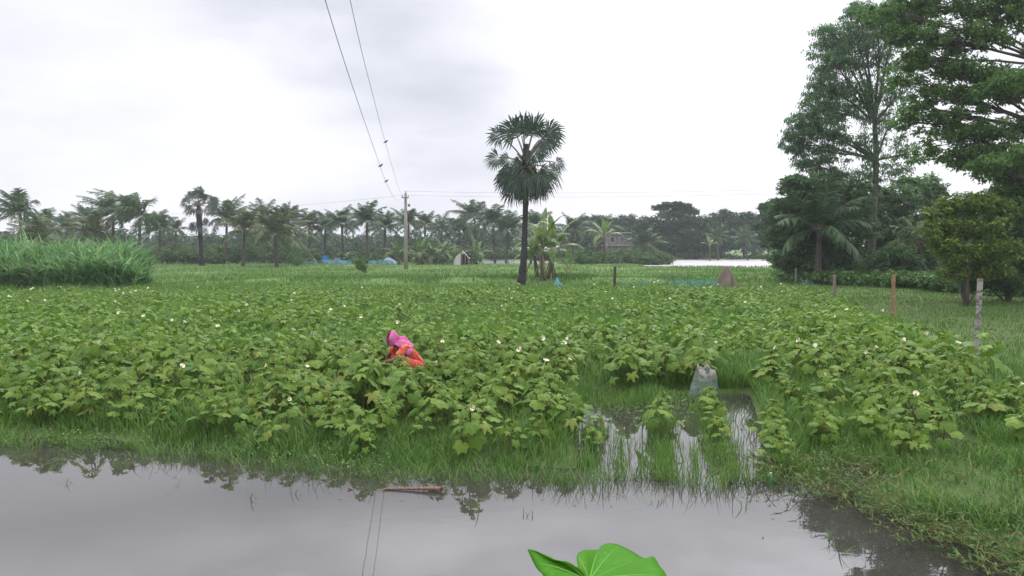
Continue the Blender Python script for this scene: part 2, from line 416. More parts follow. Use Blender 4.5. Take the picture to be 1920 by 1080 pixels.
def okra_leaves(rng, H, n):
    """attach points, petiole ends, blade frames and sizes of one plant"""
    t = np.linspace(.22, 1, n); az = np.arange(n)*2.4 + rng.uniform(0, 6.3) + rng.uniform(-.3, .3, n)
    pl = (.26*(1-t)**.7+.07)*rng.uniform(.8, 1.3, n)*min(1, H/.65)
    up = rng.uniform(.15, .75, n) + .35*t
    o = np.stack([np.cos(az), np.sin(az), np.zeros(n)], -1)
    base = np.stack([np.zeros(n), np.zeros(n), t*H], -1)
    end = base + o*(pl*np.cos(up))[:, None] + np.array([0, 0, 1.])*(pl*np.sin(up))[:, None]
    size = (.138 - .075*np.clip(t-.5, 0, 1)/.5)*rng.uniform(.7, 1.3, n)*min(1.05, H/.58)
    dip = rng.uniform(-.1, 1.05, n)
    Y = o*np.cos(dip)[:, None] - np.array([0, 0, 1.])*np.sin(dip)[:, None]
    N = np.array([0, 0, 1.]) + rng.uniform(-.35, .35, (n, 3))
    return base, end, frames(Y, N)*size[:, None, None]

FLOWER_V, FLOWER_F = None, None
def flower_geo(mb, c, s, rng):
    tl = Matrix.Rotation(rng.uniform(.3, 1.25), 3, Vector((math.cos(q0 := rng.uniform(0, 6.3)), math.sin(q0), 0))); tl = np.array(tl); _c = c; c = np.zeros(3); _mb = mb; mb = MB()
    for k in range(5):
        a = k*2*math.pi/5 + rng.uniform(-.1, .1); o = np.array([math.cos(a), math.sin(a), 0]); q = np.array([-o[1], o[0], 0])
        z = np.array([0, 0, 1.])
        pts = [c+o*.004, c+o*.34*s+q*.28*s+z*.5*s, c+o*.66*s+q*.44*s+z*.95*s, c+o*.80*s+z*1.0*s, c+o*.66*s-q*.44*s+z*.95*s, c+o*.34*s-q*.28*s+z*.5*s]
        mb.add(np.array(pts)[[0,1,5]]*np.array([.5,.5,.5]), np.array([[0,1,2]]), 1); mb.add(pts, [np.array([[0,1,5]]), np.array([[1,2,3]]), np.array([[1,3,5]]), np.array([[3,4,5]])], 0)
    off = 0
    for V in mb.v:
        V[:] = V @ tl.T + _c
    for f, mi_ in mb.f: _mb.f.append((f + _mb.n, mi_))
    _mb.v += mb.v; _mb.n += mb.n

def okra_proto(k, with_flower):
    rng = np.random.default_rng(100+k)
    H = rng.uniform(.44, .60); n = int(rng.integers(17, 23))
    base, end, Fr = okra_leaves(rng, H, n)
    lf = MB(); rd = rng.random(n) < .55; lf.inst(OK0, OKF0, Fr[~rd], end[~rd]); Fr = Fr*1.02; lf.inst(OK2, OKF2, Fr[rd], end[rd])
    # small bunched leaves at the tip
    m = 6; az = rng.uniform(0, 6.3, m); Y = np.stack([np.cos(az), np.sin(az), rng.uniform(.3, 1.2, m)], -1)
    lf.inst(OK0, OKF0, frames(Y, np.tile([0, 0, 1.], (m, 1)))*rng.uniform(.045, .08, (m, 1, 1)), np.tile([0, 0, H], (m, 1)) + rng.uniform(-.02, .03, (m, 3)))
    st = MB(); b = rng.uniform(-.03, .03, 2)
    st.tube([[0, 0, -.12], [b[0]*.5, b[1]*.5, H*.5], [0, 0, H]], [.011, .009, .004], 5)
    for a, e in zip(base, end): st.tube([a, (a+e)/2+[0, 0, .012], e], [.0035, .003, .0025], 4, cap=False)
    for q in range(int(rng.integers(1, 4))):            # pods
        z0 = H*rng.uniform(.6, .95); a = rng.uniform(0, 6.3); o = np.array([math.cos(a), math.sin(a), 0])
        st.tube([[0, 0, z0], o*.03+[0, 0, z0+.03], o*.045+[0, 0, z0+.09], o*.05+[0, 0, z0+.13]], [.004, .010, .008, .001], 5)
    ms = [lf.mesh('foliage', M['okra']), st.mesh('stem', M['okra_stem'], True)]
    if with_flower:
        fl = MB(); flower_geo(fl, np.array([.03, -.05, H+.04]), .046, rng)
        fl.tube([[0, 0, H-.03], [.03, -.05, H+.04]], [.004, .004], 4)
        ms.append(fl.mesh('flower', [M['petal'], M['petal_eye']]))
    return ms

PERSON = np.array(G(768, 700)); PERSON = np.array([-1.47, 11.5, 0])
SACK = np.array([2.49, 10.5, 0])
def okra_spots():
    pts = []
    ux, uy = math.sin(.15), math.cos(.15)
    for r_ in np.arange(-60, 50):
        for s in np.arange(4, 36, .30):
            x = r_*.50*math.cos(.15) + (s-7)*ux + .5; y = s*uy
            pts.append((x, y))
    p = np.array(pts); p = p + RNG.normal(0, .075, p.shape)
    x, y = p[:, 0], p[:, 1]
    ok = (y > shore(x)+.02+.6*vnoise(x, y, 1.1, 14)) & in_view(x, y, 1.06) & (x < okra_right(y)-.15+.3*vnoise(y, y, .8, 11)) & (y < 31+3*vnoise(x, y*0, .25, 12)-np.clip((-x-6)*.08, 0, 2))
    ok &= ~((flood(x, y) > .02) & (y < 10.9))
    ok &= ~((x > 2.1) & (y < 6.75+.9*vnoise(x, y, 1.4, 16))) & ~((x > 2.1) & (y < 9.0) & (RNG.random(len(x)) < .22))
    ok &= ~((y > 14.5) & (vnoise(x, y*.8, .38, 15) > .64) & (RNG.random(len(x)) < .8))
    ok &= np.hypot(x-PERSON[0], y-PERSON[1]) > .42
    ok &= ~((np.abs(x-PERSON[0]*y/PERSON[1]) < .30) & (y < PERSON[1]) & (y > PERSON[1]-.75))
    ok &= (np.hypot(x-SACK[0], y-SACK[1]) > .42) & ~in_puddle(x, y+.25)
    ok &= ~((y > 10.5) & (y < 12.6) & (x/y > .095) & (x/y < .135)) & ~((y > 10.5) & (y < 13.2) & (x/y > .262) & (x/y < .312))
    ok &= RNG.random(len(x)) > .03+.12*(vnoise(x, y, .55, 13) > .78)*(y > 10)
    return p[ok]
FLOODED = [(.80,7.95),(.90,8.5),(1.54,8.2),(1.63,8.75),(1.72,9.3),(2.11,8.05),(2.19,8.6),(2.28,9.2),(2.38,9.8)]
def build_okra():
    rng = np.random.default_rng(5)
    spots = okra_spots(); d = np.hypot(spots[:, 0], spots[:, 1]); spots = spots[np.argsort(d)]
    n_ind = 300-len(FLOODED)
    protos = [okra_proto(k, k % 5 == 4) for k in range(15)]
    first = {}
    GRP = 'okra plants at the front of the field'
    def place(x, y, k, sc, rz, label, group):
        z = float(height(x, y))
        has = len(protos[k]) > 2
        if k not in first:
            e = empty('okra_plant', (x, y, z), label, 'plant', group); ch = []
            for me in protos[k]:
                o = bpy.data.objects.new(me.name, me); COL.objects.link(o); o.parent = e; ch.append(o)
            first[k] = (e, ch)
        else:
            src, chs = first[k]
            e = src.copy(); COL.objects.link(e); tag(e, label, 'plant', group)
            for c in chs:
                o = c.copy(); COL.objects.link(o); o.parent = e
        e.location = (x, y, max(z, -.04)); e.rotation_euler = (rng.uniform(-.12, .12), rng.uniform(-.12, .12), rz); e.scale = (sc, sc, sc*rng.uniform(.9, 1.1))
        return e
    pos = {}
    names = {0: 'low okra plant by itself in flooded grass, closest to the grassy shore', 1: 'small okra plant just behind the lone one in flooded grass'}
    for i, (x, y) in enumerate(FLOODED):
        row = 'row of three okra plants in flood water' if 2 <= i <= 4 else 'flooded okra row running up to the sack'
        k = ['front', 'middle', 'rear', 'rearmost'][(i-2) if i < 5 else (i-5)] if i >= 2 else ''
        if i < 2: lab = names[i]
        elif i < 5: lab = f'yellowing okra plant, {k} one of a row of three standing in water'
        else: lab = f'leafy okra plant, {["nearest", "second", "third", "last"][i-5]} of the flooded row leading towards the sack'
        place(x, y, int(rng.integers(0, 4)), .55 if i < 2 else rng.uniform(.62, .80), rng.uniform(0, 6.3), lab, 'okra plants standing in the flooded furrows')
    for (x, y) in spots[:n_ind]:
        flw = rng.random() < (.04 if y < 9.5 else .16)
        k = int(rng.choice([4, 9, 14])) if flw else int(rng.choice([0,1,2,3,5,6,7,8,10,11,12,13]))
        edge = y < shore(x) + 1.25
        lab = 'okra plant with a pale yellow open flower in the front rows' if flw else ('lobed okra plant rooted in shore grass at the edge of the water' if edge else 'flowerless lobed-leaf okra plant crowded among the front rows of the field')
        grp = 'flowering okra plants at the front of the field' if flw else ('okra plants along the water' if edge else GRP)
        sc = rng.uniform(.75, 1.08)*float(np.clip(.66+.22*(y-shore(x)-.3), .66, 1))
        if x > 2.2 and y < 10: sc *= .78
        place(x, y, k, sc, rng.uniform(0, 6.3), lab, grp)
    # all the rest of the crop: far past counting
    rest = spots[n_ind:]; lf = MB(); fl = MB()
    for vid in range(14):
        r2 = np.random.default_rng(300+vid); H = r2.uniform(.48, .66); n = 19 if vid < 7 else 16
        base, end, Fr = okra_leaves(r2, H, n)
        sel = rest[vid::14]
        a = r2.uniform(0, 6.3, len(sel)); sc = r2.uniform(.70, 1.15, len(sel))*(.70+.5*vnoise(sel[:, 0], sel[:, 1], .45, 21))*np.clip(1.12-.012*sel[:, 1], .75, 1)
        C, S = np.cos(a), np.sin(a)
        Rz = np.zeros((len(sel), 3, 3)); Rz[:, 0, 0] = C; Rz[:, 0, 1] = -S; Rz[:, 1, 0] = S; Rz[:, 1, 1] = C; Rz[:, 2, 2] = 1
        Rz *= sc[:, None, None]
        root = np.column_stack([sel, height(sel[:, 0], sel[:, 1])])
        MM = np.einsum('pij,ljk->plik', Rz, Fr).reshape(-1, 3, 3)
        OO = (np.einsum('pij,lj->pli', Rz, end) + root[:, None]).reshape(-1, 3)
        lf.inst(OK1, OKF1, MM, OO, 0)
        for i in range(len(sel)):
            s0 = root[i]
            if r2.random() < .55: lf.tube([s0-[0, 0, .05], s0+[0, 0, H*sc[i]]], [.010, .005], 3, 1, cap=False)
            if r2.random() < .036: flower_geo(fl, s0+np.array([r2.uniform(-.08, .08), -.08, H*sc[i]+.07]), .050, r2)
    for f, mi_ in fl.f: lf.f.append((f+lf.n, mi_+2))
    lf.v += fl.v; lf.n += fl.n
    o = lf.obj('okra_crop', [M['okra_far'], M['okra_stem'], M['petal'], M['petal_eye']])
    tag(o, 'dense okra crop filling the field behind the front rows', 'crop', kind='stuff')
build_okra()

# ------------------------------------------------------------------ grass and weeds
def scatter(n, x0, x1, y0, y1, power=1.0):
    y = y0 + (y1-y0)*RNG.random(n)**power; x = RNG.uniform(-1, 1, n)*(y*.637*1.08+.5)
    k = (x > x0) & (x < x1)
    return np.column_stack([x[k], y[k]])
def build_grass():
    # grass rooted along the water line and among the front okra
    p = scatter(150000, -9, 2.6, 6.6, 13, 1.7); x, y = p.T
    s = y-shore(x)
    dens = np.where(s < .05, .25*(s > -.22), np.where(s < 1.2, 1.0, .75))
    dens = dens*np.clip(2.1*vnoise(x, y, 1.3, 31)-.35, .30, 1.1)*np.where(s < .6, .35+.75*(vnoise(x, y, 2.4, 32) > .45), 1)
    k = (RNG.random(len(x)) < dens) & (flood(x, y) < 0) 
    p = p[k]; x, y = p.T; s = y-shore(x); z = np.minimum(height(x, y), .05)-.02
    hh = (.05+.20*vnoise(x, y, 1.6, 33)**1.3)*np.where(s < .2, .8, 1.0) + np.clip(s*.2, 0, .14)*(.4+vnoise(x, y, 1.3, 30))
    mb = MB(); rblades(mb, p, z, hh, None, .0045, .011, .5, .6)
    # small broad-leaved weeds along the wet edge
    n = 4500; xx = RNG.uniform(-6, 2.3, n); yy = shore(xx)+RNG.uniform(-.22, .9, n); k = (vnoise(xx, yy, 2.1, 39) > .58) & (flood(xx, yy) < 0); xx, yy = xx[k], yy[k]; n = len(xx)
    az = RNG.uniform(0, 6.3, n); Y = np.stack([np.cos(az), np.sin(az), RNG.uniform(-.2, .8, n)], -1)
    mb.inst(np.array([[0,0,0],[.24,.45,.05],[0,1,-.05],[-.24,.45,.05]]), np.array([[0,1,2,3]]), frames(Y, np.tile([0,0,1.], (n, 1)))*RNG.uniform(.02, .05, (n, 1, 1)), np.column_stack([xx, yy, RNG.uniform(.0, .12, n)]), 1)
    # fine dark shoots standing out of the water in front of the shore
    n = 2600; xx = RNG.uniform(-6, 2.3, n); cl = vnoise(xx, xx*0, 3.1, 34)
    yy = shore(xx) - np.abs(RNG.normal(0, .16, n))*(cl > .4) - .02
    rblades(mb, np.column_stack([xx, yy]), -.02, .06, .22, .003, .007, .6, .7)
    tag(mb.obj('shore_grass', [M['grass'], M['weed']]), 'bright green wet grass along the flooded edge of the okra field', 'grass', kind='stuff')
    # flooded furrows: tufts in rows with water between
    mb = MB(); p = np.column_stack([RNG.uniform(.3, 3.4, 70000), RNG.uniform(6.55, 11.4, 70000)]); x, y = p.T
    fl = flood(x, y); u = x-(y-6.85)*.155
    row = np.maximum.reduce([np.exp(-((u-c)/w)**2)*np.clip((y-a)/.3, 0, 1)*np.clip((b_-y)/.5, 0, 1) for c, w, a, b_ in ((.62,.12,6.85,9.3),(.92,.07,6.8,8.5),(1.12,.04,7.0,7.8),(1.34,.12,6.7,9.9),(1.62,.035,6.8,7.9),(1.92,.15,6.75,10.3))])
    back = np.clip((y-9.2-.9*vnoise(x, y, 2, 36))/.8, 0, 1)*np.clip((2.05-u)/.2, 0, 1)*.55
    sparse = .04*(vnoise(x, y, 2.2, 35) > .4)
    k = (fl > -.1) & (RNG.random(len(x)) < np.maximum.reduce([row*(.05+.5*vnoise(x, y, 5, 37)), back*.5, sparse]))
    p = p[k]; x, y = p.T
    rblades(mb, p, -.03, .10+.20*vnoise(x, y, 3, 38), None, .004, .008, .28, .45)
    tag(mb.obj('flooded_grass', M['grass']), 'upright grass tufts standing in the flooded furrows before the sack', 'grass', kind='stuff')
    # floating weed mat at the back of the furrows
    mb = MB(); n = 7000; p = np.column_stack([RNG.uniform(.5, 3.3, n), RNG.uniform(9.0, 11.3, n)]); x, y = p.T
    k = (flood(x, y) > -.05) & (RNG.random(n) < np.clip((y-9.3)/1.2, .05, .8)*np.clip((2.75+(y-10)*.1-x)/.4, 0, 1))
    p = p[k]; n = len(p)
    az = RNG.uniform(0, 6.3, n); Y = np.stack([np.cos(az), np.sin(az), RNG.uniform(0, .5, n)], -1)
    lt = np.array([[0,0,0],[.3,.45,.05],[0,1,0],[-.3,.45,.05]])
    mb.inst(lt, np.array([[0,1,2,3]]), frames(Y, np.tile([0,0,1.], (n, 1)))*RNG.uniform(.02, .055, (n, 1, 1)), np.column_stack([p, RNG.uniform(.004, .05, n)]))
    tag(mb.obj('floating_weeds', M['weed']), 'brownish green mat of floating weeds beside the sack', 'weeds', kind='stuff')
    # bank of trailing weeds on the near corner
    mb = MB(); p = np.column_stack([RNG.uniform(1.9, 7.6, 170000), 4.2+8.6*RNG.random(170000)**1.3]); x, y = p.T
    s = y-shore(x)
    dens = np.where(s < 0, .16*np.clip(1+s/.55, 0, 1), .16+.5*np.clip(s/1.4, 0, 1))*np.clip(1.9*vnoise(x, y, 1.7, 41)-.25, .20, 1)
    k = (RNG.random(len(x)) < dens) & in_view(x, y) & (flood(x, y) < -.02) & (~in_puddle(x, y) | (RNG.random(len(x)) < .08)); p = p[k]; x, y = p.T; s = y-shore(x)
    lower = RNG.random(len(x)) < np.clip((6.6-y)/2, .05, .45)
    q = p[~lower]; rblades(mb, q, np.minimum(height(*q.T), .05)-.02, .10+.20*vnoise(*q.T, 1.2, 42)+np.clip((q[:, 1]-7.5)*.08, 0, .18), None, .005, .010, .5, .6, 0)
    q = p[lower]; rblades(mb, q, np.minimum(height(*q.T), .05)-.01, .08+.16*vnoise(*q.T, 1.2, 43), None, .005, .013, 1.0, .9, 1)
    # runners with paired lance leaves
    T = []
    for i in range(430):
        y0 = 4.4+3.0*random.random()**1.3; xs = float(np.interp(y0, [4.3,4.75,5.1,5.6,6.15,6.6,7.6], [3.15,3.0,2.9,2.80,2.60,2.36,2.35])); x0 = xs + random.uniform(-.25, 3.6)*random.random()
        a = random.uniform(2.0, 4.6) if random.random() < .6 else random.uniform(0, 6.3)
        L = random.uniform(.15, .5); pts = []
        for t in np.linspace(0, 1, 7):
            pts.append([x0+math.cos(a+t*.7)*L*t, y0+math.sin(a+t*.7)*L*t*.8, .012+.10*math.sin(t*2.4)*random.uniform(.5, 1.3)*L/.4+.10*t*t*random.random()])
        pts = np.array(pts); mb.tube(pts, [.0035]*5+[.003, .002], 3, 2, cap=False)
        for k2 in range(1, 7):
            for sg in (-1, 1):
                T.append((pts[k2], a+sg*random.uniform(.5, 1.2), random.uniform(.03, .075), random.uniform(0, .9)))
    az = np.array([t[1] for t in T]); el = np.array([t[3] for t in T])
    Y = np.stack([np.cos(az)*np.cos(el), np.sin(az)*np.cos(el), np.sin(el)], -1)
    lt2 = np.array([[0,0,0],[.13,.4,.04],[0,1,-.1],[-.13,.4,.04]])
    mb.inst(lt2, np.array([[0,1,2,3]]), frames(Y, np.tile([0,0,1.], (len(T), 1)))*np.array([t[2] for t in T])[:, None, None], np.array([t[0] for t in T]), 1)
    tag(mb.obj('bank_weeds', [M['grass'], M['weed'], M['okra_stem']]), 'tangle of trailing weeds and grass on the near bank by the dark reflection', 'weeds', kind='stuff')
    # grass between the okra further back and up the field's far end
    mb = MB(); p = scatter(95000, -30, 14, 9, 36, .9); x, y = p.T
    k = (RNG.random(len(x)) < (.2+.9*vnoise(x, y, .7, 51))) & (x < okra_right(y)+.6) & (y > shore(x)+1.2) & ((flood(x, y) < -.05) | (y > 11.2))
    k &= ~((np.hypot(x-PERSON[0], y-PERSON[1]+.2) < .45))
    p = p[k]; x, y = p.T; op = (y > 14.5) & (vnoise(x, y*.8, .38, 15) > .57)
    rblades(mb, p, height(x, y)-.02, (.26+.34*vnoise(x, y, .6, 52))*np.where(op, .95, 1), None, .009, .020, .4, .5)
    q = scatter(90000, -30, 14, 14, 35, .8); q = q[(vnoise(q[:, 0], q[:, 1]*.8, .38, 15) > .57) & (q[:, 0] < okra_right(q[:, 1]))]
    rblades(mb, q, height(*q.T)-.02, .22+.22*vnoise(*q.T, 1, 53), None, .010, .020, .45, .5, 1)
    tag(mb.obj('field_grass', [M['grass'], M['grass_y']]), 'grass blades growing up between the okra rows', 'grass', kind='stuff')
    # meadow behind the crop
    mb = MB(); p = scatter(150000, -60, 40, 30, 100, 1.5); x, y = p.T
    k = (convex(x, y, POND_A) < 0) & (convex(x, y, POND_B) < 0) & (x < okra_right(y)+.5) & (RNG.random(len(x)) < .35+.8*vnoise(x, y, .35, 55))
    p = p[k]; x, y = p.T
    rblades(mb, p, height(x, y)-.02, (.10+.20*vnoise(x, y, .3, 56))*np.where(y > 70, .8, 1), None, .02, .045, .4, .5)
    tag(mb.obj('meadow_grass', M['meadow']), 'pale green meadow grass stretching behind the okra to the palms', 'grass', kind='stuff')
    # rushes on the pond's near bank and the grassy dyke
    mb = MB(); p = np.column_stack([RNG.uniform(15, 44, 6000), RNG.uniform(60, 78, 6000)]); x, y = p.T
    k = vnoise(x, y, .3, 57) > .45; p = p[k]; rblades(mb, p, height(*p.T), .10, .28, .05, .10, .3, .5)
    p = np.column_stack([RNG.uniform(-12, 10, 9000), RNG.normal(44, 1.3, 9000)]); p = p[vnoise(*p.T, .5, 58) > .4]; rblades(mb, p, height(*p.T), .12, .36, .02, .04, .3, .6)
    p = np.column_stack([RNG.uniform(6, 20, 5000), RNG.uniform(98, 128, 5000)]); p = p[convex(*p.T, POND_A) < -.5]; rblades(mb, p, height(*p.T), .4, 1.2, .06, .12, .3, .5)
    p = scatter(42000, -60, 40, 31, 92, 1.4); x, y = p.T; k = (vnoise(x, y*.6, .55, 71) > .66) & (x < okra_right(y)+.5) & (convex(x, y, POND_A) < -1) & (convex(x, y, POND_B) < -1); p = p[k]; rblades(mb, p, height(*p.T)-.02, .16+.26*vnoise(*p.T, .9, 72), None, .025, .055, .6, .6)
    tag(mb.obj('bund_grass', M['under']), 'taller dark grass along the bunds and pond banks', 'grass', kind='stuff')
    # mown strip beyond the fence posts
    mb = MB(); p = np.column_stack([RNG.uniform(5, 32, 120000), 9+36*RNG.random(120000)**1.3]); x, y = p.T
    k = (x > okra_right(y)-.1) & in_view(x, y) & (y < 44); p = p[k]; x, y = p.T
    rblades(mb, p, height(x, y)-.01, .07+.10*vnoise(x, y, .7, 59), None, .008, .018, .5, .5)
    tag(mb.obj('lawn_grass', M['lawn']), 'short olive green grass strip beyond the fence posts', 'grass', kind='stuff')
build_grass()

def build_flotsam():
    mb = MB(); n = 300; xx = RNG.uniform(-5.5, 2.4, n); yy = shore(xx)-np.abs(RNG.normal(0, .35, n))-.05; k = yy > 4.6; xx, yy = xx[k], yy[k]; n = len(xx)
    az = RNG.uniform(0, 6.3, n); Y = np.stack([np.cos(az), np.sin(az), np.zeros(n)], -1)
    F = frames(Y, np.tile([0, 0, 1.], (n, 1))); F[:, :, 0] *= RNG.uniform(.15, .8, n)[:, None]
    mb.inst(np.array([[0,0,.05],[.24,.45,.12],[0,1,.05],[-.24,.45,.10]]), np.array([[0,1,2,3]]), F*RNG.uniform(.012, .05, (n, 1, 1)), np.column_stack([xx, yy, np.full(n, .002)]))
    tag(mb.obj('floating_litter', M['weed']), 'scattered leaf bits and stems floating along the water edge', 'debris', kind='stuff')
    # thin sprigs standing out of the open water
    mb = MB(); T = []
    for px, py, hh in ((895,962,.11),(988,968,.10),(470,935,.12),(555,925,.10),(130,905,.10),(330,915,.12),(1225,945,.12),(1245,940,.10),(1395,950,.12),(1575,1035,.14),(1560,1010,.12)):
        g0 = G(px, py); m = 5
        rblades(mb, np.column_stack([g0[0]+RNG.normal(0, .02, m), g0[1]+RNG.normal(0, .02, m)]), -.01, hh*.5, hh*1.2, .004, .008, .9, .9)
    tag(mb.obj('water_sprigs', M['grass']), 'thin green sprigs poking out of the open water', 'grass', kind='stuff')
build_flotsam()

def build_cane():
    mb = MB(); n = 2100
    x = RNG.uniform(-34, -16.5, n); y = 36.5 + RNG.uniform(0, 1, n)**1.4*8 + np.clip((-x-16)*-.02, -1, 1)
    k = (x > -.66*y-1) & (x < -(.468-.012*np.sin(y*1.9))*y); x, y = x[k], y[k]; n = len(x)
    top = (1.20+.75*np.clip((y-36.5)/4, 0, 1)+.8*vnoise(x, y, .6, 61)+.45*vnoise(x, y, 2.2, 62))*np.clip(.80+(-.468*y-x)*.4, .80, 1)
    z = height(x, y)
    for j in range(8):
        f = RNG.uniform(.0, .5, n); hh = top*RNG.uniform(.45, .75, n)
        blades(mb, np.column_stack([x+RNG.normal(0, .1, n), y+RNG.normal(0, .1, n), z+top*f-.1]), hh, RNG.uniform(.06, .12, n), RNG.uniform(0, 6.3, n), RNG.uniform(.05, .4, n), RNG.uniform(.2, 1.3, n))
    for i in range(0, n, 3): mb.tube([[x[i], y[i], z[i]-.05], [x[i]+random.uniform(-.1, .1), y[i], z[i]+top[i]*.7]], [.018, .012], 3, 1, cap=False)
    tag(mb.obj('tall_cane_grass', [M['cane'], M['okra_stem']]), 'stand of tall arching cane grass at the far end of the okra field', 'cane', kind='stuff')
build_cane()

# ------------------------------------------------------------------ palms
def coconut(px, py, d, L, label, wind=-.25, nf=17, yellow=False, base_px=None, seed=0, group='coconut palms along the far side of the field', name='coconut_palm', low=False, leafw=.075, lean=None):
    rng = np.random.default_rng(1000+seed)
    c = P(px, py, d); bx = P(base_px if base_px is not None else px+rng.uniform(-6, 6), 490, d)[0]
    z0 = float(height(bx, d)); root = np.array([bx, d, z0])
    e = empty(name, root, label, 'palm tree', group)
    tr = MB(); t = np.linspace(0, 1, 7)[:, None]
    pts = root*(1-t)+c*t; pts[:, 0] += (c[0]-bx)*.25*np.sin(t[:, 0]*math.pi); pts[0, 2] -= .2
    tr.tube(pts, np.linspace(.19, .12, 7)*min(1, L/2.8), 7)
    tr.obj('trunk', M['bark'], e, True)
    cr = MB(); ns = 22
    for k in range(nf):
        az = k*2.4+rng.uniform(-.25, .25); u = (k+.5)/nf
        e0 = R(84-98*u**1.15+rng.uniform(-9, 9)) ; ln = L*rng.uniform(.8, 1.1)*(.75 if u < .12 else 1)
        s = np.linspace(0, 1, ns); el = e0 - (.55+.85*u)*s**1.6
        ds = ln/(ns-1)
        x = np.cumsum(np.cos(el)*ds); z = np.cumsum(np.sin(el)*ds)
        p = np.stack([x*math.cos(az), x*math.sin(az), z], -1)
        p[:, 0] += wind*ln*s**1.7*.8; p[:, 2] -= abs(wind)*ln*.12*s**2
        p += c
        cr.tube(p[::3], np.linspace(.035, .008, len(p[::3]))*L/3, 3, 1, cap=False)
        tan = np.gradient(p, axis=0); tan /= np.linalg.norm(tan, axis=1)[:, None]
        side = np.cross(tan, [0, 0, 1.]); side /= np.linalg.norm(side, axis=1)[:, None]+1e-6
        prof = np.sin(np.clip(s*.93+.10, 0, 1)*math.pi)**.55
        for rep in range(2):
            for sg in (-1, 1):
                q = p + tan*(rep*.5*ds)
                dirv = side*sg*.75 + tan*.62 + np.array([wind*.8, 0, -.25-.4*u]) + rng.normal(0, .14, (ns, 3))
                dirv /= np.linalg.norm(dirv, axis=1)[:, None]
                ll = .30*L*prof*rng.uniform(.8, 1.15, ns)
                w = leafw*L/3
                a = q+tan*w*.5; b_ = q-tan*w*.5; mid = q+dirv*ll[:, None]*.6; tip = q+dirv*ll[:, None]-np.array([0, 0, 1.])*ll[:, None]*.12
                V = np.stack([a, b_, mid-tan*w*.4, tip, mid+tan*w*.4], 1)[2:]
                o = (np.arange(len(V))*5)[:, None, None]
                cr.add(V.reshape(-1, 3), [(np.array([[0,1,2,4]])[None]+o).reshape(-1, 4), (np.array([[2,3,4]])[None]+o).reshape(-1, 3)], 0)
    cr.obj('crown', [M['coco_y'] if yellow else M['coco'], M['petiole']], e)
    return e

COCO = [  # px, py of crown centre, depth, frond length, wind, yellow, label
 (38, 400, 72, 3.1, -.45, 0, 'tall wind-blown coconut palm above the cane grass, first on the skyline'),
 (85, 425, 86, 2.6, -.3, 0, 'dark coconut palm right behind the cane, beside the tall wind-blown one'),
 (75, 455, 66, 2.6, -.35, 1, 'low yellow-green palm whose fronds rise just over the cane grass'),
 (125, 428, 100, 2.6, -.25, 0, 'small dark palm between the wind-blown palm and the spiky one'),
 (157, 408, 104, 2.2, -.05, 0, 'small palm with stiff spiky upright fronds above the cane grass'),
 (178, 440, 78, 2.8, -.35, 1, 'green low palm bending over the end of the cane grass'),
 (212, 402, 82, 2.9, -.5, 0, 'ragged palm blown sideways, first of the close pair over the cane end'),
 (262, 408, 80, 3.3, -.6, 0, 'palm with combed-over fronds, second of the close pair over the cane end'),
 (300, 428, 96, 2.6, -.2, 0, 'low dark palm between the blown pair and the fan-leaved palm'),
 (330, 432, 108, 2.4, -.2, 0, 'half hidden palm just beside the fan-leaved palm'),
 (425, 412, 95, 2.9, .2, 0, 'coconut palm standing just behind the fan-leaved palm'),
 (458, 432, 82, 3.0, .1, 1, 'yellow-tinged coconut palm with drooping fronds before the dark wood'),
 (497, 412, 98, 2.5, -.1, 0, 'coconut palm peering over the large yellowing palm'),
 (516, 440, 76, 2.9, .2, 1, 'broad yellowing coconut palm with long arching fronds and short trunk'),
 (540, 412, 100, 2.7, -.1, 0, 'coconut palm right behind the broad yellowing palm'),
 (580, 424, 102, 2.7, -.15, 0, 'coconut palm above the blue box by the fish net'),
 (610, 428, 104, 2.6, -.15, 0, 'coconut palm just past the blue box, short of the tall straight one'),
 (641, 420, 100, 2.7, -.05, 0, 'upright coconut palm with sky gaps on both sides behind the small bush'),
 (688, 416, 98, 2.9, -.15, 0, 'large coconut palm right above the small leaning bush'),
 (722, 426, 104, 2.8, -.15, 0, 'coconut palm between the leaning bush and the utility pole'),
 (766, 420, 108, 2.6, -.15, 0, 'coconut palm directly behind the concrete utility pole'),
 (797, 424, 112, 2.6, -.1, 0, 'coconut palm just past the utility pole, above the banana thicket'),
 (828, 432, 116, 2.5, -.1, 0, 'dim coconut palm above the thicket before the white hut'),
 (890, 408, 112, 3.0, -.3, 0, 'tallest palm of the middle skyline, above the white hut'),
 (862, 430, 118, 2.6, -.2, 0, 'dark palm beside the tallest one above the white hut'),
 (925, 420, 108, 3.1, -.1, 0, 'heavy dark coconut palm beside the tall palmyra trunk'),
 (952, 432, 106, 2.8, .1, 0, 'coconut palm whose fronds touch the palmyra trunk'),
 (1000, 424, 112, 2.8, .1, 0, 'coconut palm hidden behind the banana clump'),
 (1074, 432, 116, 2.6, -.05, 0, 'coconut palm just past the banana clump'),
 (1132, 428, 124, 2.8, -.05, 0, 'brownish coconut palm beside the grey concrete house'),
 (1208, 460, 112, 2.8, .05, 0, 'short bushy palm in front of the dark trees past the house'),
 (1345, 446, 132, 2.5, 0, 0, 'dim palm under the dark wood behind the white pond'),
 (1398, 450, 132, 2.5, 0, 0, 'second dim palm behind the white pond, closer to the big tree'),
]
for i, (px, py, d, L, wd, yl, lab) in enumerate(COCO):
    coconut(px, py, d, L*RNG.uniform(1.0, 1.25), lab, wd*1.25, 22 if L > 2.5 else 17, bool(yl), seed=i)

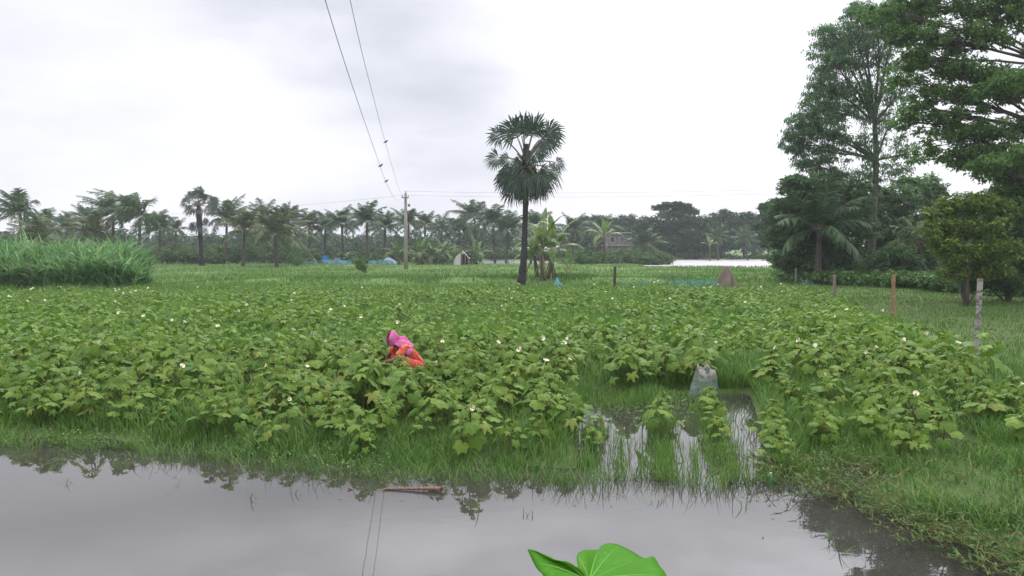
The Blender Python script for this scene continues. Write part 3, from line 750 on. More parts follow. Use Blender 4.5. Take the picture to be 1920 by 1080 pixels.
def fan_leaf(mb, hub, dirv, nrm, Rr, rng, mi=0, spread=R(128), nb=40, droop=.25, lmul=None):
    dirv = unit(dirv); X = unit(np.cross(dirv, nrm)); Z = np.cross(X, dirv)
    th = np.linspace(-spread, spread, nb) + rng.normal(0, .02, nb)
    ln = Rr*(1-.22*(np.abs(th)/spread)**2)*rng.uniform(.88, 1.08, nb)
    u = np.cos(th)[:, None]*dirv + np.sin(th)[:, None]*X
    w = .5*(2*spread/nb)*1.0
    vside = -np.sin(th)[:, None]*dirv + np.cos(th)[:, None]*X
    cup = .22*np.abs(np.sin(th))[:, None]*Z
    a = hub + u*ln[:, None]*.08
    m1 = hub + (u+cup*.6)*ln[:, None]*.62
    tip = hub + (u+cup)*ln[:, None] - np.array([0, 0, 1.])*(droop*ln*rng.uniform(.3, 1.3, nb))[:, None]
    hw = (ln*.62*w*.98)[:, None]*vside; fold = Z*(ln*.62*w*.5)[:, None]
    m2 = m1*.45+tip*.55
    V = np.stack([a, m1-hw, m1+fold, m1+hw, m2-hw*.55, m2+hw*.55, tip], 1)
    o = (np.arange(nb)*7)[:, None, None]
    T = np.array([[0,1,2],[0,2,3],[4,6,5]]); Q = np.array([[1,4,5,2],[2,5,5,3]])
    T = np.array([[0,1,2],[0,2,3],[1,4,2],[2,4,5],[2,5,3],[4,6,5]])
    mb.add(V.reshape(-1, 3), [(T[None]+o).reshape(-1, 3)], mi)

def palmyra_main():
    d = 40.0; rng = np.random.default_rng(77)
    root = np.array([*G(976, 535)[:1]*0, 0, 0]); bx = P(977, 530, d)[0]; root = np.array([bx, d, float(height(bx, d))])
    e = empty('palmyra_palm', root, 'tall lone palmyra fan palm with dark trunk rising at the back of the okra field', 'palm tree')
    C = P(986, 292, d)
    tr = MB(); prof = [(977,545,.24),(978,525,.235),(981,500,.19),(983,470,.165),(984,430,.15),(985,400,.145),(986,350,.17),(986,300,.20),(986,270,.14)]
    pts = [P(a, b_, d) for a, b_, _ in prof]; rad = [r_ for *_, r_ in prof]
    zs = np.linspace(0, 1, 44); idx = np.linspace(0, len(prof)-1, 44)
    pp = np.stack([np.interp(idx, range(len(prof)), np.array(pts)[:, k]) for k in range(3)], -1)
    rr = np.interp(idx, range(len(prof)), rad)*(1+.05*np.sin(zs*120)+rng.uniform(-.09, .09, 44))
    tr.tube(pp, rr, 10); tr.obj('trunk', M['bark_palm'], e, True)
    mpp = d/FPX
    def frond(hx, hy, dy, ang, Rr, dead=False, foreshort=0.0, stem=True, droop=.2, spread=R(118)):
        """hub at pixel offset, ang = direction of the blade in the picture plane (deg, 0 right, 90 up)"""
        hx += rng.normal(0, 5); hy += rng.normal(0, 4); ang += rng.normal(0, 11); Rr *= rng.uniform(.82, 1.14)
        hub = P(hx, hy, d) + np.array([0, dy, 0])
        a = R(ang); dirv = np.array([math.cos(a)*(1-foreshort), dy*.5*(.4+foreshort)+rng.uniform(-.15, .15), math.sin(a)*(1-foreshort*.4)])
        out = unit(hub-(C+np.array([0, 0, -.3])))
        nrm = unit(np.array([-math.sin(a)*.35, -1 if dy <= 0 else -.6, .45]) + rng.normal(0, .25, 3))
        mb = MB(); fan_leaf(mb, hub, dirv, nrm, Rr, rng, 0, spread*rng.uniform(.8, 1), 22, droop*rng.uniform(.7, 2.0))
        if stem:
            s0 = P(986, 312, d); s0 = s0*1.0; s0[2] += (hub[2]-s0[2])*.12
            t = np.linspace(0, 1, 6)[:, None]; q = s0*(1-t)+hub*t; q[:, 2] += .14*np.sin(t[:, 0]*math.pi)
            mb.tube(q, np.linspace(.05, .022, 6), 5, 1)
        o = mb.obj('frond', [M['palm_dead'] if dead else M['palm'], M['petiole']], e)
    # upper sheaf of fans
    for hx, hy, dy, ang, Rr in [(982,246,0,92,1.2),(962,250,-.4,122,1.1),(1006,248,-.4,66,1.15),(1026,250,.2,36,1.05),(972,250,.8,108,1.2),
                            (1016,262,-.7,20,.95),(990,258,-1.0,95,.9),(1030,262,.6,5,1.0),(1018,280,-.9,-35,.9),(1005,285,-1.1,-55,.8),(1038,240,-.3,15,1.0)]:
        frond(986+(hx-986)*.85, hy, dy, ang, Rr*.92, droop=.12)
    # two lone fans held out to one side, three to the other
    frond(938,258,-.3,168,.92, droop=.22); frond(941,289,.1,206,.88, droop=.22); frond(950,300,-.9,232,.7, droop=.2)
    frond(1036,312,-.2,-20,.75, droop=.2); frond(1028,318,.3,-35,.95, droop=.3)
    # hanging skirt
    for k in range(17):
        a = k/17*2*math.pi+.2; r_ = 1.0
        hx = 987 + math.cos(a)*r_/mpp*.68; dy = -math.sin(a)*r_*.9
        hy = 330 + 8*math.sin(k*2.1)
        frond(hx, hy, dy, -90+33*math.cos(a), .92*rng.uniform(.78, 1.18), foreshort=.15, droop=.3, stem=(k % 2 == 0))
    for k in range(8):
        a = k/8*2*math.pi+.5
        frond(987+math.cos(a)*17, 345+6*math.sin(k*1.7), -math.sin(a)*.55, -90+18*math.cos(a), .92, dead=(k % 3 == 0), droop=.1, stem=False, spread=R(85))
    for hx, hy, dy, ang in [(955,322,-.4,222),(1010,326,-.7,-60),(948,335,.2,215)]: frond(hx, hy, dy, ang, .85, droop=.3)
    # cut leaf bases and fruit round the heart
    for k in range(12):
        a = k*2.4; b0 = P(986, 330-3.2*k, d); o = np.array([math.cos(a), math.sin(a), 0])
        mb = MB(); mb.tube([b0+o*.1, b0+o*.3+[0,0,.16], b0+o*.46+[0,0,.36]], [.09, .06, .045], 5); mb.obj('leaf_base', M['fruit'] if k % 3 else M['petiole'], e, True)
    for k in range(16):
        a = rng.uniform(0, 6.3); c = P(987+rng.uniform(-20, 22), 308+rng.uniform(-9, 16), d)+np.array([0, math.sin(a)*.35-.15, 0])
        u, v = np.meshgrid(np.linspace(0, math.pi, 7), np.linspace(0, 2*math.pi, 9), indexing='ij'); r0 = rng.uniform(.08, .14)
        mb = MB(); mb.grid(c+r0*np.stack([np.sin(u)*np.cos(v), np.sin(u)*np.sin(v), np.cos(u)*1.1], -1)); mb.obj('fruit', M['fruit'], e, True)
palmyra_main()

def palmyra_far():
    d = 84.0; rng = np.random.default_rng(78)
    bx = P(379, 492, d)[0]; root = np.array([bx, d, float(height(bx, d))])
    e = empty('palmyra_palm', root, 'distant fan palm with shaggy trunk rising above the coconut palms near the cane', 'palm tree')
    C = P(372, 385, d)
    tr = MB(); t = np.linspace(0, 1, 8)[:, None]; tr.tube((root-[0,0,.2])*(1-t)+C*t, np.array([.32,.26,.23,.22,.24,.3,.3,.2]), 8); tr.obj('trunk', M['bark_palm'], e, True)
    cr = MB()
    for k in range(21):
        az = k*2.4+rng.normal(0, .3); el = R(85-125*k/21); o = np.array([math.cos(az)*math.cos(el), math.sin(az)*math.cos(el), math.sin(el)])
        hub = C+o*rng.uniform(.75, 1.5)*np.array([1, 1, .9]); cr.tube([C, (C+hub)/2+[0,0,.1], hub], [.05,.04,.03], 4, 1, cap=False)
        fan_leaf(cr, hub, o+[0,0,-.15], unit(np.array([0, -1, .5])+rng.normal(0,.4,3)), rng.uniform(.75, 1.15), rng, 0, R(rng.uniform(80, 115)), 16, .3)
    for k in range(8):
        az = k*.8; hub = C+np.array([math.cos(az)*.6, math.sin(az)*.6, -1.2-.15*k]); fan_leaf(cr, hub, [math.cos(az)*.3, math.sin(az)*.3, -1], [math.cos(az), math.sin(az), .2], 1.0, rng, 0, R(70), 16, .1)
    cr.obj('crown', [M['palm'], M['petiole']], e)
palmyra_far()

# ------------------------------------------------------------------ broadleaf trees
LEAF_Q = np.array([[0,0,0],[.26,.45,.06],[0,1,-.06],[-.26,.45,.06]])
LEAF_F = np.array([[0,1,2,3]])
def clump_leaves(mb, rng, c, r, n_sub, n_leaf, size, flat=.45, droop=0.2, mi=0, hole=.0, slim=1.0):
    """leaf sprays spread through an uneven ellipsoid of radii r"""
    c = np.asarray(c); r = np.asarray(r)
    v = rng.normal(0, 1, (n_sub, 3)); v /= np.linalg.norm(v, axis=1)[:, None]
    sub = c + v*r*(rng.random(n_sub)**.45)[:, None]
    sr = r.mean()*rng.uniform(.16, .36, n_sub)
    q = rng.normal(0, .55, (n_sub, n_leaf, 3))*sr[:, None, None]*np.array([1, 1, flat])
    pos = (sub[:, None]+q).reshape(-1, 3); n = len(pos)
    az = rng.uniform(0, 2*math.pi, n); el = rng.normal(-droop, .45, n)
    Y = np.stack([np.cos(az)*np.cos(el), np.sin(az)*np.cos(el), np.sin(el)], -1)
    N = np.array([0, 0, 1.])+rng.normal(0, .5, (n, 3))
    s = size*rng.uniform(.6, 1.3, n)
    Fm = frames(Y, N)*s[:, None, None]; Fm[:, :, 0] *= slim
    mb.inst(LEAF_Q, LEAF_F, Fm, pos, mi)
    return sub
def tree(name, label, d, trunk, clumps, mat, size, n_sub=26, n_leaf=34, flat=.45, droop=.2, r0=.2, bark='bark', group=None, seed=0, slim=1.0, twig=.5, fork=None, yz=.8, limb=.38):
    """trunk: [(px,py)..] from the ground up; clumps: (px, py, rx, ry[, ddepth[, dens]]) in photo pixels at depth d"""
    rng = np.random.default_rng(2000+seed)
    tp = [P(a, b_, d) for a, b_ in trunk]; zb = float(height(tp[0][0], d)); tp[0][2] = zb-.15
    root = np.array([tp[0][0], d, zb])
    e = empty(name, root, label, 'tree', group)
    tr = MB(); cr = MB(); m = len(tp)
    rad = np.linspace(r0, r0*.55, m); tr.tube(np.array(tp), rad, 8)
    tp = np.array(tp); lo = tp[max(0, m-3):]
    for cl in clumps:
        px, py, rx, ry = cl[:4]; dd = cl[4] if len(cl) > 4 else rng.uniform(-.6, .6)*rx*d/FPX; dens = cl[5] if len(cl) > 5 else 1.0
        c = P(px, py, d+dd); k = (d+dd)/FPX; r = np.array([rx*k, rx*k*yz, ry*k])
        sub = clump_leaves(cr, rng, c, r*1.08, max(4, int(n_sub*dens*1.35)), n_leaf, size, flat, droop, 0, 0, slim)
        # limb from the trunk to the clump
        below = tp[tp[:, 2] < c[2]-.1]; s0 = (below[-1] if len(below) else tp[-1])
        if fork is not None and len(below): s0 = below[-1]
        t = np.linspace(0, 1, 6)[:, None]; mid = np.array([c[0]*.45+s0[0]*.55, c[1]*.5+s0[1]*.5, s0[2]*.35+c[2]*.65])
        q = s0*(1-t)**2+2*mid*t*(1-t)+c*t*t + rng.normal(0, .04, (6, 3))*r.mean()*np.sin(t*math.pi)
        tr.tube(q, np.linspace(r0*limb, r0*limb*.26, 6), 5, cap=False)
        for sp in sub[rng.random(len(sub)) < twig]:
            f = rng.uniform(.55, 1); b0 = s0*(1-f)**2+2*mid*f*(1-f)+c*f*f
            tr.tube([b0, (b0+sp)/2+rng.normal(0, .1, 3)*r.mean(), sp], [r0*.09, r0*.06, r0*.03], 3, cap=False)
    tr.obj('trunk', M[bark], e, True); cr.obj('crown', M[mat], e)
    return e

# the tall airy tree at the field's corner
tree('feathery_tree', 'tall airy feathery-leaved tree with slim upright limbs above the dark thicket', 46,
     [(1632,528),(1634,480),(1637,420),(1641,360),(1643,300),(1640,230)],
     [(1560,70,34,26),(1600,60,45,32),(1650,40,50,32),(1690,25,45,30),(1556,112,40,34),(1600,110,45,34),(1650,95,45,36),(1542,160,32,30),(1585,165,42,28,0,.8),
      (1530,205,36,26),(1572,205,38,26,0,.8),(1505,235,32,26),(1545,240,40,24),(1490,268,24,20,0,.7),(1530,280,40,22,0,.7),(1580,265,40,28,0,.55),(1620,200,36,36,0,.6),(1660,160,38,40,0,.6),
      (1620,270,40,36,0,.5),(1670,230,40,40,0,.5),(1700,170,40,40,0,.5),(1700,290,40,30,0,.5),(1560,315,46,22,0,.6),(1640,320,45,24,0,.6),(1510,305,30,16,0,.5),(1610,20,30,16,0,.6)],
     'tree_a', .24, 46, 30, .55, .8, .24, 'bark', seed=1, slim=.5, twig=.35)
# the big spreading tree whose trunk stands out of frame
tree('spreading_tree', 'large spreading tree with layered boughs reaching in over the grass strip', 30,
     [(2010,575),(2005,480),(1990,380),(1975,250),(1960,120),(1950,20)],
     [(1700,20,50,26),(1750,15,55,30),(1810,25,60,32),(1870,10,55,30),(1920,25,50,30),(1740,70,45,24),(1795,80,50,26),(1850,65,50,24),(1720,110,36,20),(1765,130,45,22),(1820,130,50,22),
      (1735,170,36,22,0,.7),(1790,180,40,20,0,.7),(1760,215,40,20,0,.6),(1885,145,55,20),(1925,165,40,22),(1870,180,36,14,0,.7),(1800,245,46,20,0,.8),(1850,245,50,20),(1905,235,50,24),(1840,280,55,18),(1900,290,55,24),
      (1800,300,40,14,0,.7),(1880,325,50,20),(1925,340,40,24),(1780,-40,60,30),(1860,-50,70,30),(1930,-40,60,40),(1720,-20,50,20),(1980,60,60,60),(1990,180,60,60),(2000,300,60,60),(1700,230,30,24,0,.5),(1690,60,36,26,0,.7),(1650,20,40,20,0,.7),(1690,150,34,28,0,.5),(1720,200,36,26,0,.5),(1770,255,40,26,0,.5),(1740,290,34,20,0,.45),(1830,195,36,24,0,.5),(1900,150,50,18,-2),(1870,165,40,14,-2),(1905,295,50,18,-2.5),(1860,310,40,14,-2.5),(1920,370,40,24),(1880,365,40,18)],
     'tree_b', .15, 26, 46, .75, .45, .30, 'bark', seed=2, twig=.6, limb=.2)
tree('dark_tree', 'dense dark broadleaf tree over the thicket where the grass strip narrows', 44,
     [(1545,530),(1545,480),(1548,420)],
     [(1500,355,34,22),(1540,352,42,24),(1590,365,46,28),(1475,395,32,24),(1515,395,46,28),(1570,405,50,30),(1470,440,32,26),(1500,440,40,30),(1555,450,50,30),(1610,420,40,30),(1480,485,34,22),(1530,490,44,24),(1590,480,44,28),(1490,340,22,12,0,.5)],
     'tree_c', .24, 52, 34, .5, .3, .22, seed=3)
tree('dark_tree', 'dark full tree behind the pale trunk of the airy tree', 50,
     [(1672,535),(1672,480),(1675,420)],
     [(1640,370,40,26),(1680,375,44,26),(1620,400,36,26),(1670,415,50,30),(1710,410,40,28),(1640,450,40,28),(1690,455,46,30),(1650,490,40,24),(1700,490,40,26),(1725,440,30,26)],
     'tree_c', .26, 46, 34, .5, .3, .22, seed=4)
tree('olive_tree', 'round yellowish olive-green tree standing behind the mottled fence post', 27,
     [(1812,560),(1812,510),(1808,455)],
     [(1770,395,34,18),(1805,380,36,18),(1845,385,40,20),(1880,395,30,20),(1765,430,36,22),(1805,425,40,24),(1850,425,42,24),(1790,465,40,22),(1840,465,42,22),(1760,460,24,18,0,.6),(1820,500,36,22),(1870,470,40,26),(1785,505,26,18,0,.7),(1860,505,36,20)],
     'tree_y', .14, 28, 34, .6, .25, .10, seed=5, twig=.6)
tree('dark_shrub_tree', 'low dark leafy tree at the picture edge beside the olive-green tree', 29,
     [(1890,565),(1892,520),(1895,470)],
     [(1880,420,40,22),(1915,440,40,26),(1870,480,40,24),(1905,485,44,26),(1850,510,36,22),(1890,520,44,24),(1925,515,40,28),(1925,390,40,24),(1830,525,34,16),(1910,470,40,30),(1865,450,36,24)],
     'tree_c', .16, 46, 34, .5, .3, .12, seed=6)
tree('slender_tree', 'slender distant tree seen in the gap between the airy and the spreading tree', 62,
     [(1742,500),(1740,440),(1738,400)],
     [(1735,345,34,18),(1755,360,26,16),(1715,365,26,16),(1740,380,32,16),(1700,340,22,12,0,.6)],
     'tree_b', .28, 36, 30, .45, .25, .16, seed=7)
tree('edge_tree', 'grey-green tree beyond the pond at the edge of the dark thicket', 84,
     [(1462,495),(1462,450),(1460,420)],
     [(1445,388,20,8),(1468,380,24,8),(1455,405,26,12),(1440,425,24,14),(1470,430,26,16),(1450,450,28,14)],
     'tree_far', .42, 40, 28, .4, .2, .2, seed=8)
tree('yellow_shrub', 'small yellow-leaved shrub in the gap under the boughs', 44,
     [(1786,520),(1786,480)],
     [(1775,455,18,14),(1792,470,20,16),(1770,480,16,12),(1785,495,20,10)],
     'tree_y', .17, 30, 26, .5, .2, .06, seed=9)
tree('round_bush', 'round dark bush between the pale trunk and the bamboo post', 40,
     [(1680,535),(1680,515)],
     [(1660,485,26,20),(1690,478,28,20),(1672,510,34,18),(1705,505,26,18),(1650,515,22,14)],
     'tree_c', .17, 44, 32, .6, .25, .07, seed=10)
coconut(1536, 430, 42, 2.9, 'dark bushy palm with hanging fronds inside the thicket by the pond', .1, 20, False, 1534, 61, None, 'bushy_palm', leafw=.12)
coconut(1722, 455, 41, 1.9, 'leaning palm with bare bent trunk and drooping fronds beside the round bush', .15, 13, True, 1750, 62, None, 'leaning_palm', leafw=.10)

# far broadleaf trees past the pond
FT = 'big trees behind the white pond'
def ftree(label, d, trunk, clumps, seed, name='broadleaf_tree', **k):
    tree(name, label, d, trunk, clumps, 'tree_far', .55, 34, 26, .5, .2, .25, group=FT, seed=seed, **k)
ftree('umbrella-topped tree with flat tiers rising over the dark wood behind the pond', 142, [(1265,470),(1264,430),(1262,405)],
      [(1240,389,14,4),(1262,384,20,5),(1282,388,16,5),(1296,396,12,5),(1268,398,18,6),(1250,404,14,6)], 21)
ftree('dark round tree mass under the umbrella-topped tree', 140, [(1240,475),(1240,450)], [(1215,420,22,14),(1240,415,26,16),(1262,425,28,20),(1225,445,28,20),(1255,450,30,20),(1200,435,14,14)], 22)
ftree('broad dark tree past the umbrella-topped tree, above the pond', 140, [(1305,475),(1305,450)], [(1285,412,22,14),(1310,418,24,16),(1295,440,30,20),(1325,435,22,20),(1290,460,30,14),(1320,462,24,12)], 23)
ftree('tree with spiky broken crown above the pond', 145, [(1352,475),(1352,440)], [(1340,415,18,14),(1360,405,16,12),(1350,430,26,18),(1372,420,16,14),(1350,455,28,16)], 24)
ftree('bluish round tree above the end of the pond', 145, [(1395,475),(1395,440)], [(1385,412,16,12),(1405,410,16,12),(1395,430,26,18),(1420,425,18,16),(1400,455,30,16)], 25)
ftree('grey-green dome-shaped tree behind the house roof', 160, [(1175,475),(1175,440)], [(1160,420,18,10),(1180,412,20,10),(1170,430,26,12),(1195,425,16,14)], 26)
ftree('flat-topped bluish tree behind the brown palm by the house', 165, [(1115,475),(1115,440)], [(1100,415,18,8),(1125,412,18,8),(1112,425,26,12),(1140,422,18,12),(1090,430,18,12)], 27)

# banana plants
def banana(px, py_top, d, label, n=8, Lf=1.9, seed=0, group=None, base_px=None, dry=2, mat='banana'):
    rng = np.random.default_rng(3000+seed)
    bx = P(base_px or px, 500, d)[0]; z0 = float(height(bx, d)); root = np.array([bx, d, z0])
    e = empty('banana_plant', root, label, 'banana plant', group)
    top = P(px, py_top, d)
    st = MB(); t = np.linspace(0, 1, 6)[:, None]; q = (root-[0,0,.1])*(1-t)+top*t
    st.tube(q, np.linspace(.15, .07, 6)*Lf/1.9, 8); st.obj('pseudostem', M['banana_stem'], e, True)
    allm = MB()
    for k in range(n+dry):
        isdry = k >= n
        az = k*2.4+rng.uniform(-.3, .3)+seed; u = k/n
        e0 = R(86-62*u+rng.uniform(-6, 6)); L = Lf*rng.uniform(.8, 1.08); bend = .7+1.7*u
        if isdry: e0 = R(-25); bend = 1.0; L *= .75
        m = 14; s = np.linspace(0, 1, m); el = e0-bend*s**1.5; ds = L/(m-1)
        h = np.cumsum(np.cos(el)*ds); z = np.cumsum(np.sin(el)*ds)
        c = np.stack([h*math.cos(az), h*math.sin(az), z], -1)+top
        if isdry: c[:, 2] -= .1
        tan = np.gradient(c, axis=0); tan /= np.linalg.norm(tan, axis=1)[:, None]
        hz = np.array([-math.sin(az), math.cos(az), 0]); up = np.cross(tan, hz)*-1
        wd = .21*Lf/1.9*np.sin(np.clip((s-.14)/.86, 0, 1)**.7*math.pi)**.6*(.5 if isdry else 1)
        mb = MB()
        for sg in (-1, 1):
            ang = rng.uniform(.1, .6)+(0.9 if isdry else 0)
            for i in range(2, m-1):                  # torn strips either side of the midrib
                j = rng.uniform(-.14, .14); w0, w1 = wd[i], wd[i+1]; dn = np.array([0, 0, -1.])
                o1 = (hz*sg*math.cos(ang+j)+dn*math.sin(ang+j))
                gap = .0 if rng.random() < .6 else .2
                a, b_ = c[i], c[i+1]-(c[i+1]-c[i])*gap
                mb.add([a, b_, b_+o1*w1+tan[i]*.05, a+o1*w0+tan[i]*.05], np.array([[0,1,2,3]]), 0)
        mb.tube(c, np.linspace(.026, .006, m), 4, 1, cap=False)
        mats = [M['banana_dry'] if isdry else M[mat], M['petiole']]
        mb.obj('leaf', mats, e)
BG = 'banana plants of the clump beside the palmyra palm'
banana(1017, 470, 43, 'tallest banana plant beside the palmyra trunk, with upright new leaves', 12, 2.25, 1, BG, 1018)
banana(1038, 474, 43.6, 'banana plant with a dead orange-brown hanging leaf, far side of the clump', 11, 2.2, 2, BG, 1030, dry=3)
banana(1002, 480, 44.3, 'short banana plant tucked behind the palmyra trunk', 9, 1.8, 3, BG, 1008)
banana(1133, 447, 96, 'single pale banana plant with upright leaves near the house', 9, 2.9, 4, None)
BT = 'banana plants of the thicket by the utility pole'
for i, (px, py, lab) in enumerate([(748,470,'banana plant whose leaves reach just in front of the pole'),(785,468,'banana plant just past the utility pole'),(808,474,'banana plant with brown hanging leaves in the thicket middle'),
                                  (830,468,'banana plant with pale upright leaf in the thicket'),(850,478,'low banana plant at the thicket end by the hut'),(893,470,'banana plant with spread leaves just beyond the white hut')]):
    banana(px, py+12, 88+i, lab, 11, 2.5, 10+i, BT, dry=2, mat='banana_dull')
banana(1331, 462, 126, 'tiny pale banana plant before the dark wood above the pond', 6, 2.0, 21, None, dry=0)

# ------------------------------------------------------------------ scrub, woodland, undergrowth
def build_stuff():
    rng = np.random.default_rng(9)
    w = MB()
    for i in range(150):                  # solid belt of far wood
        px = rng.uniform(-60, 1500); d = rng.uniform(150, 185); top = np.interp(px, [-60,60,200,330,480,620,760,900,1000,1080,1200,1400,1500], [430,430,430,438,434,438,438,424,424,422,420,420,425])+rng.uniform(-4, 10)
        c = P(px, (top+478)/2, d); hh = (478-top)/2*d/FPX
        clump_leaves(w, rng, c, [rng.uniform(2.5, 5), 3, hh], 26, 30, .75, .6, .2)
    tag(w.obj('distant_wood', M['tree_far']), 'hazy belt of woodland closing the view behind the palms', 'woodland', kind='stuff')
    u = MB()
    for i in range(300):                  # scrub at the foot of the palms
        px = rng.uniform(255, 1250); 
        if 560 < px < 745 and rng.random() < .8: continue
        d = rng.uniform(92, 128); 
        if 880 < px < 1090: d = rng.uniform(129, 138)
        c = P(px, 480, d); c[2] = height(c[0], d)+rng.uniform(.3, 1.7 if px < 560 or 740 < px < 860 else 1.0)
        clump_leaves(u, rng, c, [rng.uniform(.8, 2.2), 1.2, rng.uniform(.5, 1.3)], 16, 28, .36, .6, .2)
    for i in range(60):
        px = rng.uniform(1100, 1480); d = rng.uniform(140, 150); c = P(px, 480, d); c[2] = height(c[0], d)+rng.uniform(.2, .5)
        clump_leaves(u, rng, c, [rng.uniform(.8, 2.4), 1.2, .5], 10, 24, .4, .6, .2)
    tag(u.obj('scrub_undergrowth', M['scrub']), 'low scrub at the feet of the far palms', 'scrub', kind='stuff')
    v = MB()
    for i in range(170):                  # leafy plants where the grass strip meets the thicket
        px = rng.uniform(1475, 1960); d = np.interp(px, [1475,1560,1700,1960], [44.5,41,37,31])+rng.uniform(-.5, 3)
        c = P(px, 500, d); c[2] = height(c[0], d)+rng.uniform(.12, .55)
        clump_leaves(v, rng, c, [rng.uniform(.4, .9), .6, rng.uniform(.2, .45)], 10, 24, .22, .7, .35)
    tag(v.obj('thicket_undergrowth', M['under']), 'fresh green leafy undergrowth along the foot of the thicket', 'undergrowth', kind='stuff')
    k = MB()
    for i in range(120):                  # shade plants deeper in
        px = rng.uniform(1470, 1990); d = np.interp(px, [1475,1700,1990], [50,48,42])+rng.uniform(0, 8)
        c = P(px, 500, d); c[2] = height(c[0], d)+rng.uniform(.3, 1.6)
        if 1745 < px < 1790 and c[2] < 2: continue
        clump_leaves(k, rng, c, [rng.uniform(.6, 1.5), .8, rng.uniform(.4, .9)], 14, 26, .26, .7, .35)
    for i in range(110):
        px = rng.uniform(1640, 2010); d = rng.uniform(46, 60); c = P(px, rng.uniform(330, 500), d)
        if 1745 < px < 1800 and c[2] < 2.6: continue
        if c[2] > np.interp(px, [1640,1700,1760,1850,1990], [4.5,3.5,4.2,5.2,8.5]): continue
        clump_leaves(k, rng, c, [rng.uniform(.9, 1.7), .9, rng.uniform(.5, 1.0)], 20, 28, .28, .7, .35)
    tag(k.obj('thicket_shade_growth', M['tree_c']), 'dark shaded growth filling the thicket below the trees', 'undergrowth', kind='stuff')
build_stuff()
def small_bush(px, py_base, py_top, label, wpx, lean=0, mat='under', d=None, name='small_bush'):
    rng = np.random.default_rng(int(px)); g = G(px, py_base, .1); d = d or g[1]; root = np.array([P(px, py_base, d)[0], d, float(height(g[0], d))])
    e = empty(name, root, label, 'bush'); k = d/FPX; H = (py_base-py_top)*k
    cr = MB(); st = MB()
    for i in range(9):
        t = rng.uniform(.25, 1); c = root+np.array([lean*t*H+rng.uniform(-.5, .5)*wpx*k*t, rng.uniform(-.3, .3)*wpx*k, t*H*.85])
        clump_leaves(cr, rng, c, np.array([.26, .26, .22])*wpx*k, 12, 22, .11, .8, -.1); st.tube([root-[0,0,.05], (root+c)/2+[0,0,.1], c], [.02,.014,.006], 4, cap=False)
    st.obj('stem', M['okra_stem'], e, True); cr.obj('foliage', M[mat], e)
small_bush(686, 512, 478, 'small leaning green bush alone in the meadow before the blue net', 32, -.5)
small_bush(558, 500, 486, 'low grey-green bush in the meadow below the yellowing palm', 22, 0, 'under')
small_bush(1106, 497, 476, 'round bright bush by the pond under the single banana plant', 28, 0, 'under')

# ------------------------------------------------------------------ utility pole and wires
def build_pole():
    d = 72.0; base = P(761, 497, d); root = np.array([base[0], d, float(height(base[0], d))]); top = P(760.5, 362, d)
    e = empty('utility_pole', root, 'tapered concrete utility pole with a short crossarm at the edge of the meadow', 'pole')
    sh = MB(); sh.tube([root-[0,0,.3], root*.5+top*.5, top], [.19, .155, .115], 8); sh.obj('shaft', M['concrete'], e, True)
    za = P(760, 371, d)[2]
    ar = MB(); ar.box([root[0], d-.18, za], [.62, .08, .09]); ar.box([root[0], d-.12, za-.28], [.05, .06, .5]); ar.obj('crossarm', M['steel'], e)
    out = []
    for dx in (-.27, .27):
        mb = MB(); c = np.array([root[0]+dx, d-.18, za+.045])
        mb.tube([c, c+[0,0,.06], c+[0,0,.07], c+[0,0,.15], c+[0,0,.18]], [.02, .02, .055, .05, .02], 8); mb.obj('insulator', M['porcelain'], e, True); out.append(c+[0,0,.17])
    mb = MB(); c = top+[0,0,-.02]; mb.tube([c, c+[0,0,.10], c+[0,0,.11], c+[0,0,.2]], [.03,.03,.06,.02], 8); mb.obj('insulator', M['porcelain'], e, True)
    mb = MB(); c = P(767, 385, d-.2); mb.tube([c+[-.22,0,.06], c+[-.05,0,.06]], [.015,.015], 4); mb.tube([c+[0,0,-.13], c+[0,0,-.11], c+[0,0,.11], c+[0,0,.13]], [.02,.09,.09,.03], 8); mb.obj('shackle_insulator', M['porcelain'], e, True)
    return d, out, top+[0,0,.17]
PD, PINS, PTOP = build_pole()
WIRE = {}
def wire(pix, a, b, pin, label, key):
    pts = []
    for px, py in pix:
        dd = a/((px-960)/FPX-b); pts.append(P(px, py, dd))
    pts = np.array(pts); ex = pts[0]-(pts[3]-pts[0])/(pts[3, 1]-pts[0, 1])*(pts[0, 1]+6)
    ex[2] = pts[0, 2]+1.6
    last = pts[-1]; t = np.linspace(.15, 1, 7)[:, None]; tail = last*(1-t)+pin*t; tail[:, 2] -= .55*np.sin(t[:, 0]*math.pi)*.7
    q = np.vstack([[ex], pts, tail])
    # smooth heights and courses against distance
    o = np.argsort(q[:, 1]); q = q[o]; co = np.polyfit(q[:, 1], q[:, 2], 4, w=np.where(q[:, 1] > 60, 3, 1)); yy = np.linspace(q[0, 1], pin[1], 70)
    xx = np.interp(yy, q[:, 1], q[:, 0]); zz = np.interp(yy, q[:, 1], q[:, 2])
    ker = np.ones(5)/5; zs = np.convolve(np.pad(zz, 2, mode='edge'), ker, 'valid'); zs[-1] = pin[2]
    Q = np.stack([xx, yy, zs], -1)
    mb = MB(); mb.tube(Q, .006, 5); o_ = mb.obj('power_line', M['wire'], smooth=True); tag(o_, label, 'wire', 'power lines of the utility pole'); WIRE[key] = Q
LW = [(609,0),(628,63),(652,135),(676,207),(700,274),(713,313),(724,343),(734,363)]
RW = [(657,0),(671,72),(693,154),(710,221),(722,265),(734,308),(746,349)]
wire(LW, -1.31, -.1145, PINS[0], 'thin overhead wire with two small birds, sweeping up from the pole over the pond', 'l')
wire(RW, -1.187, -.1162, PINS[1], 'thin overhead wire with one small bird, sweeping up from the pole over the pond', 'r')
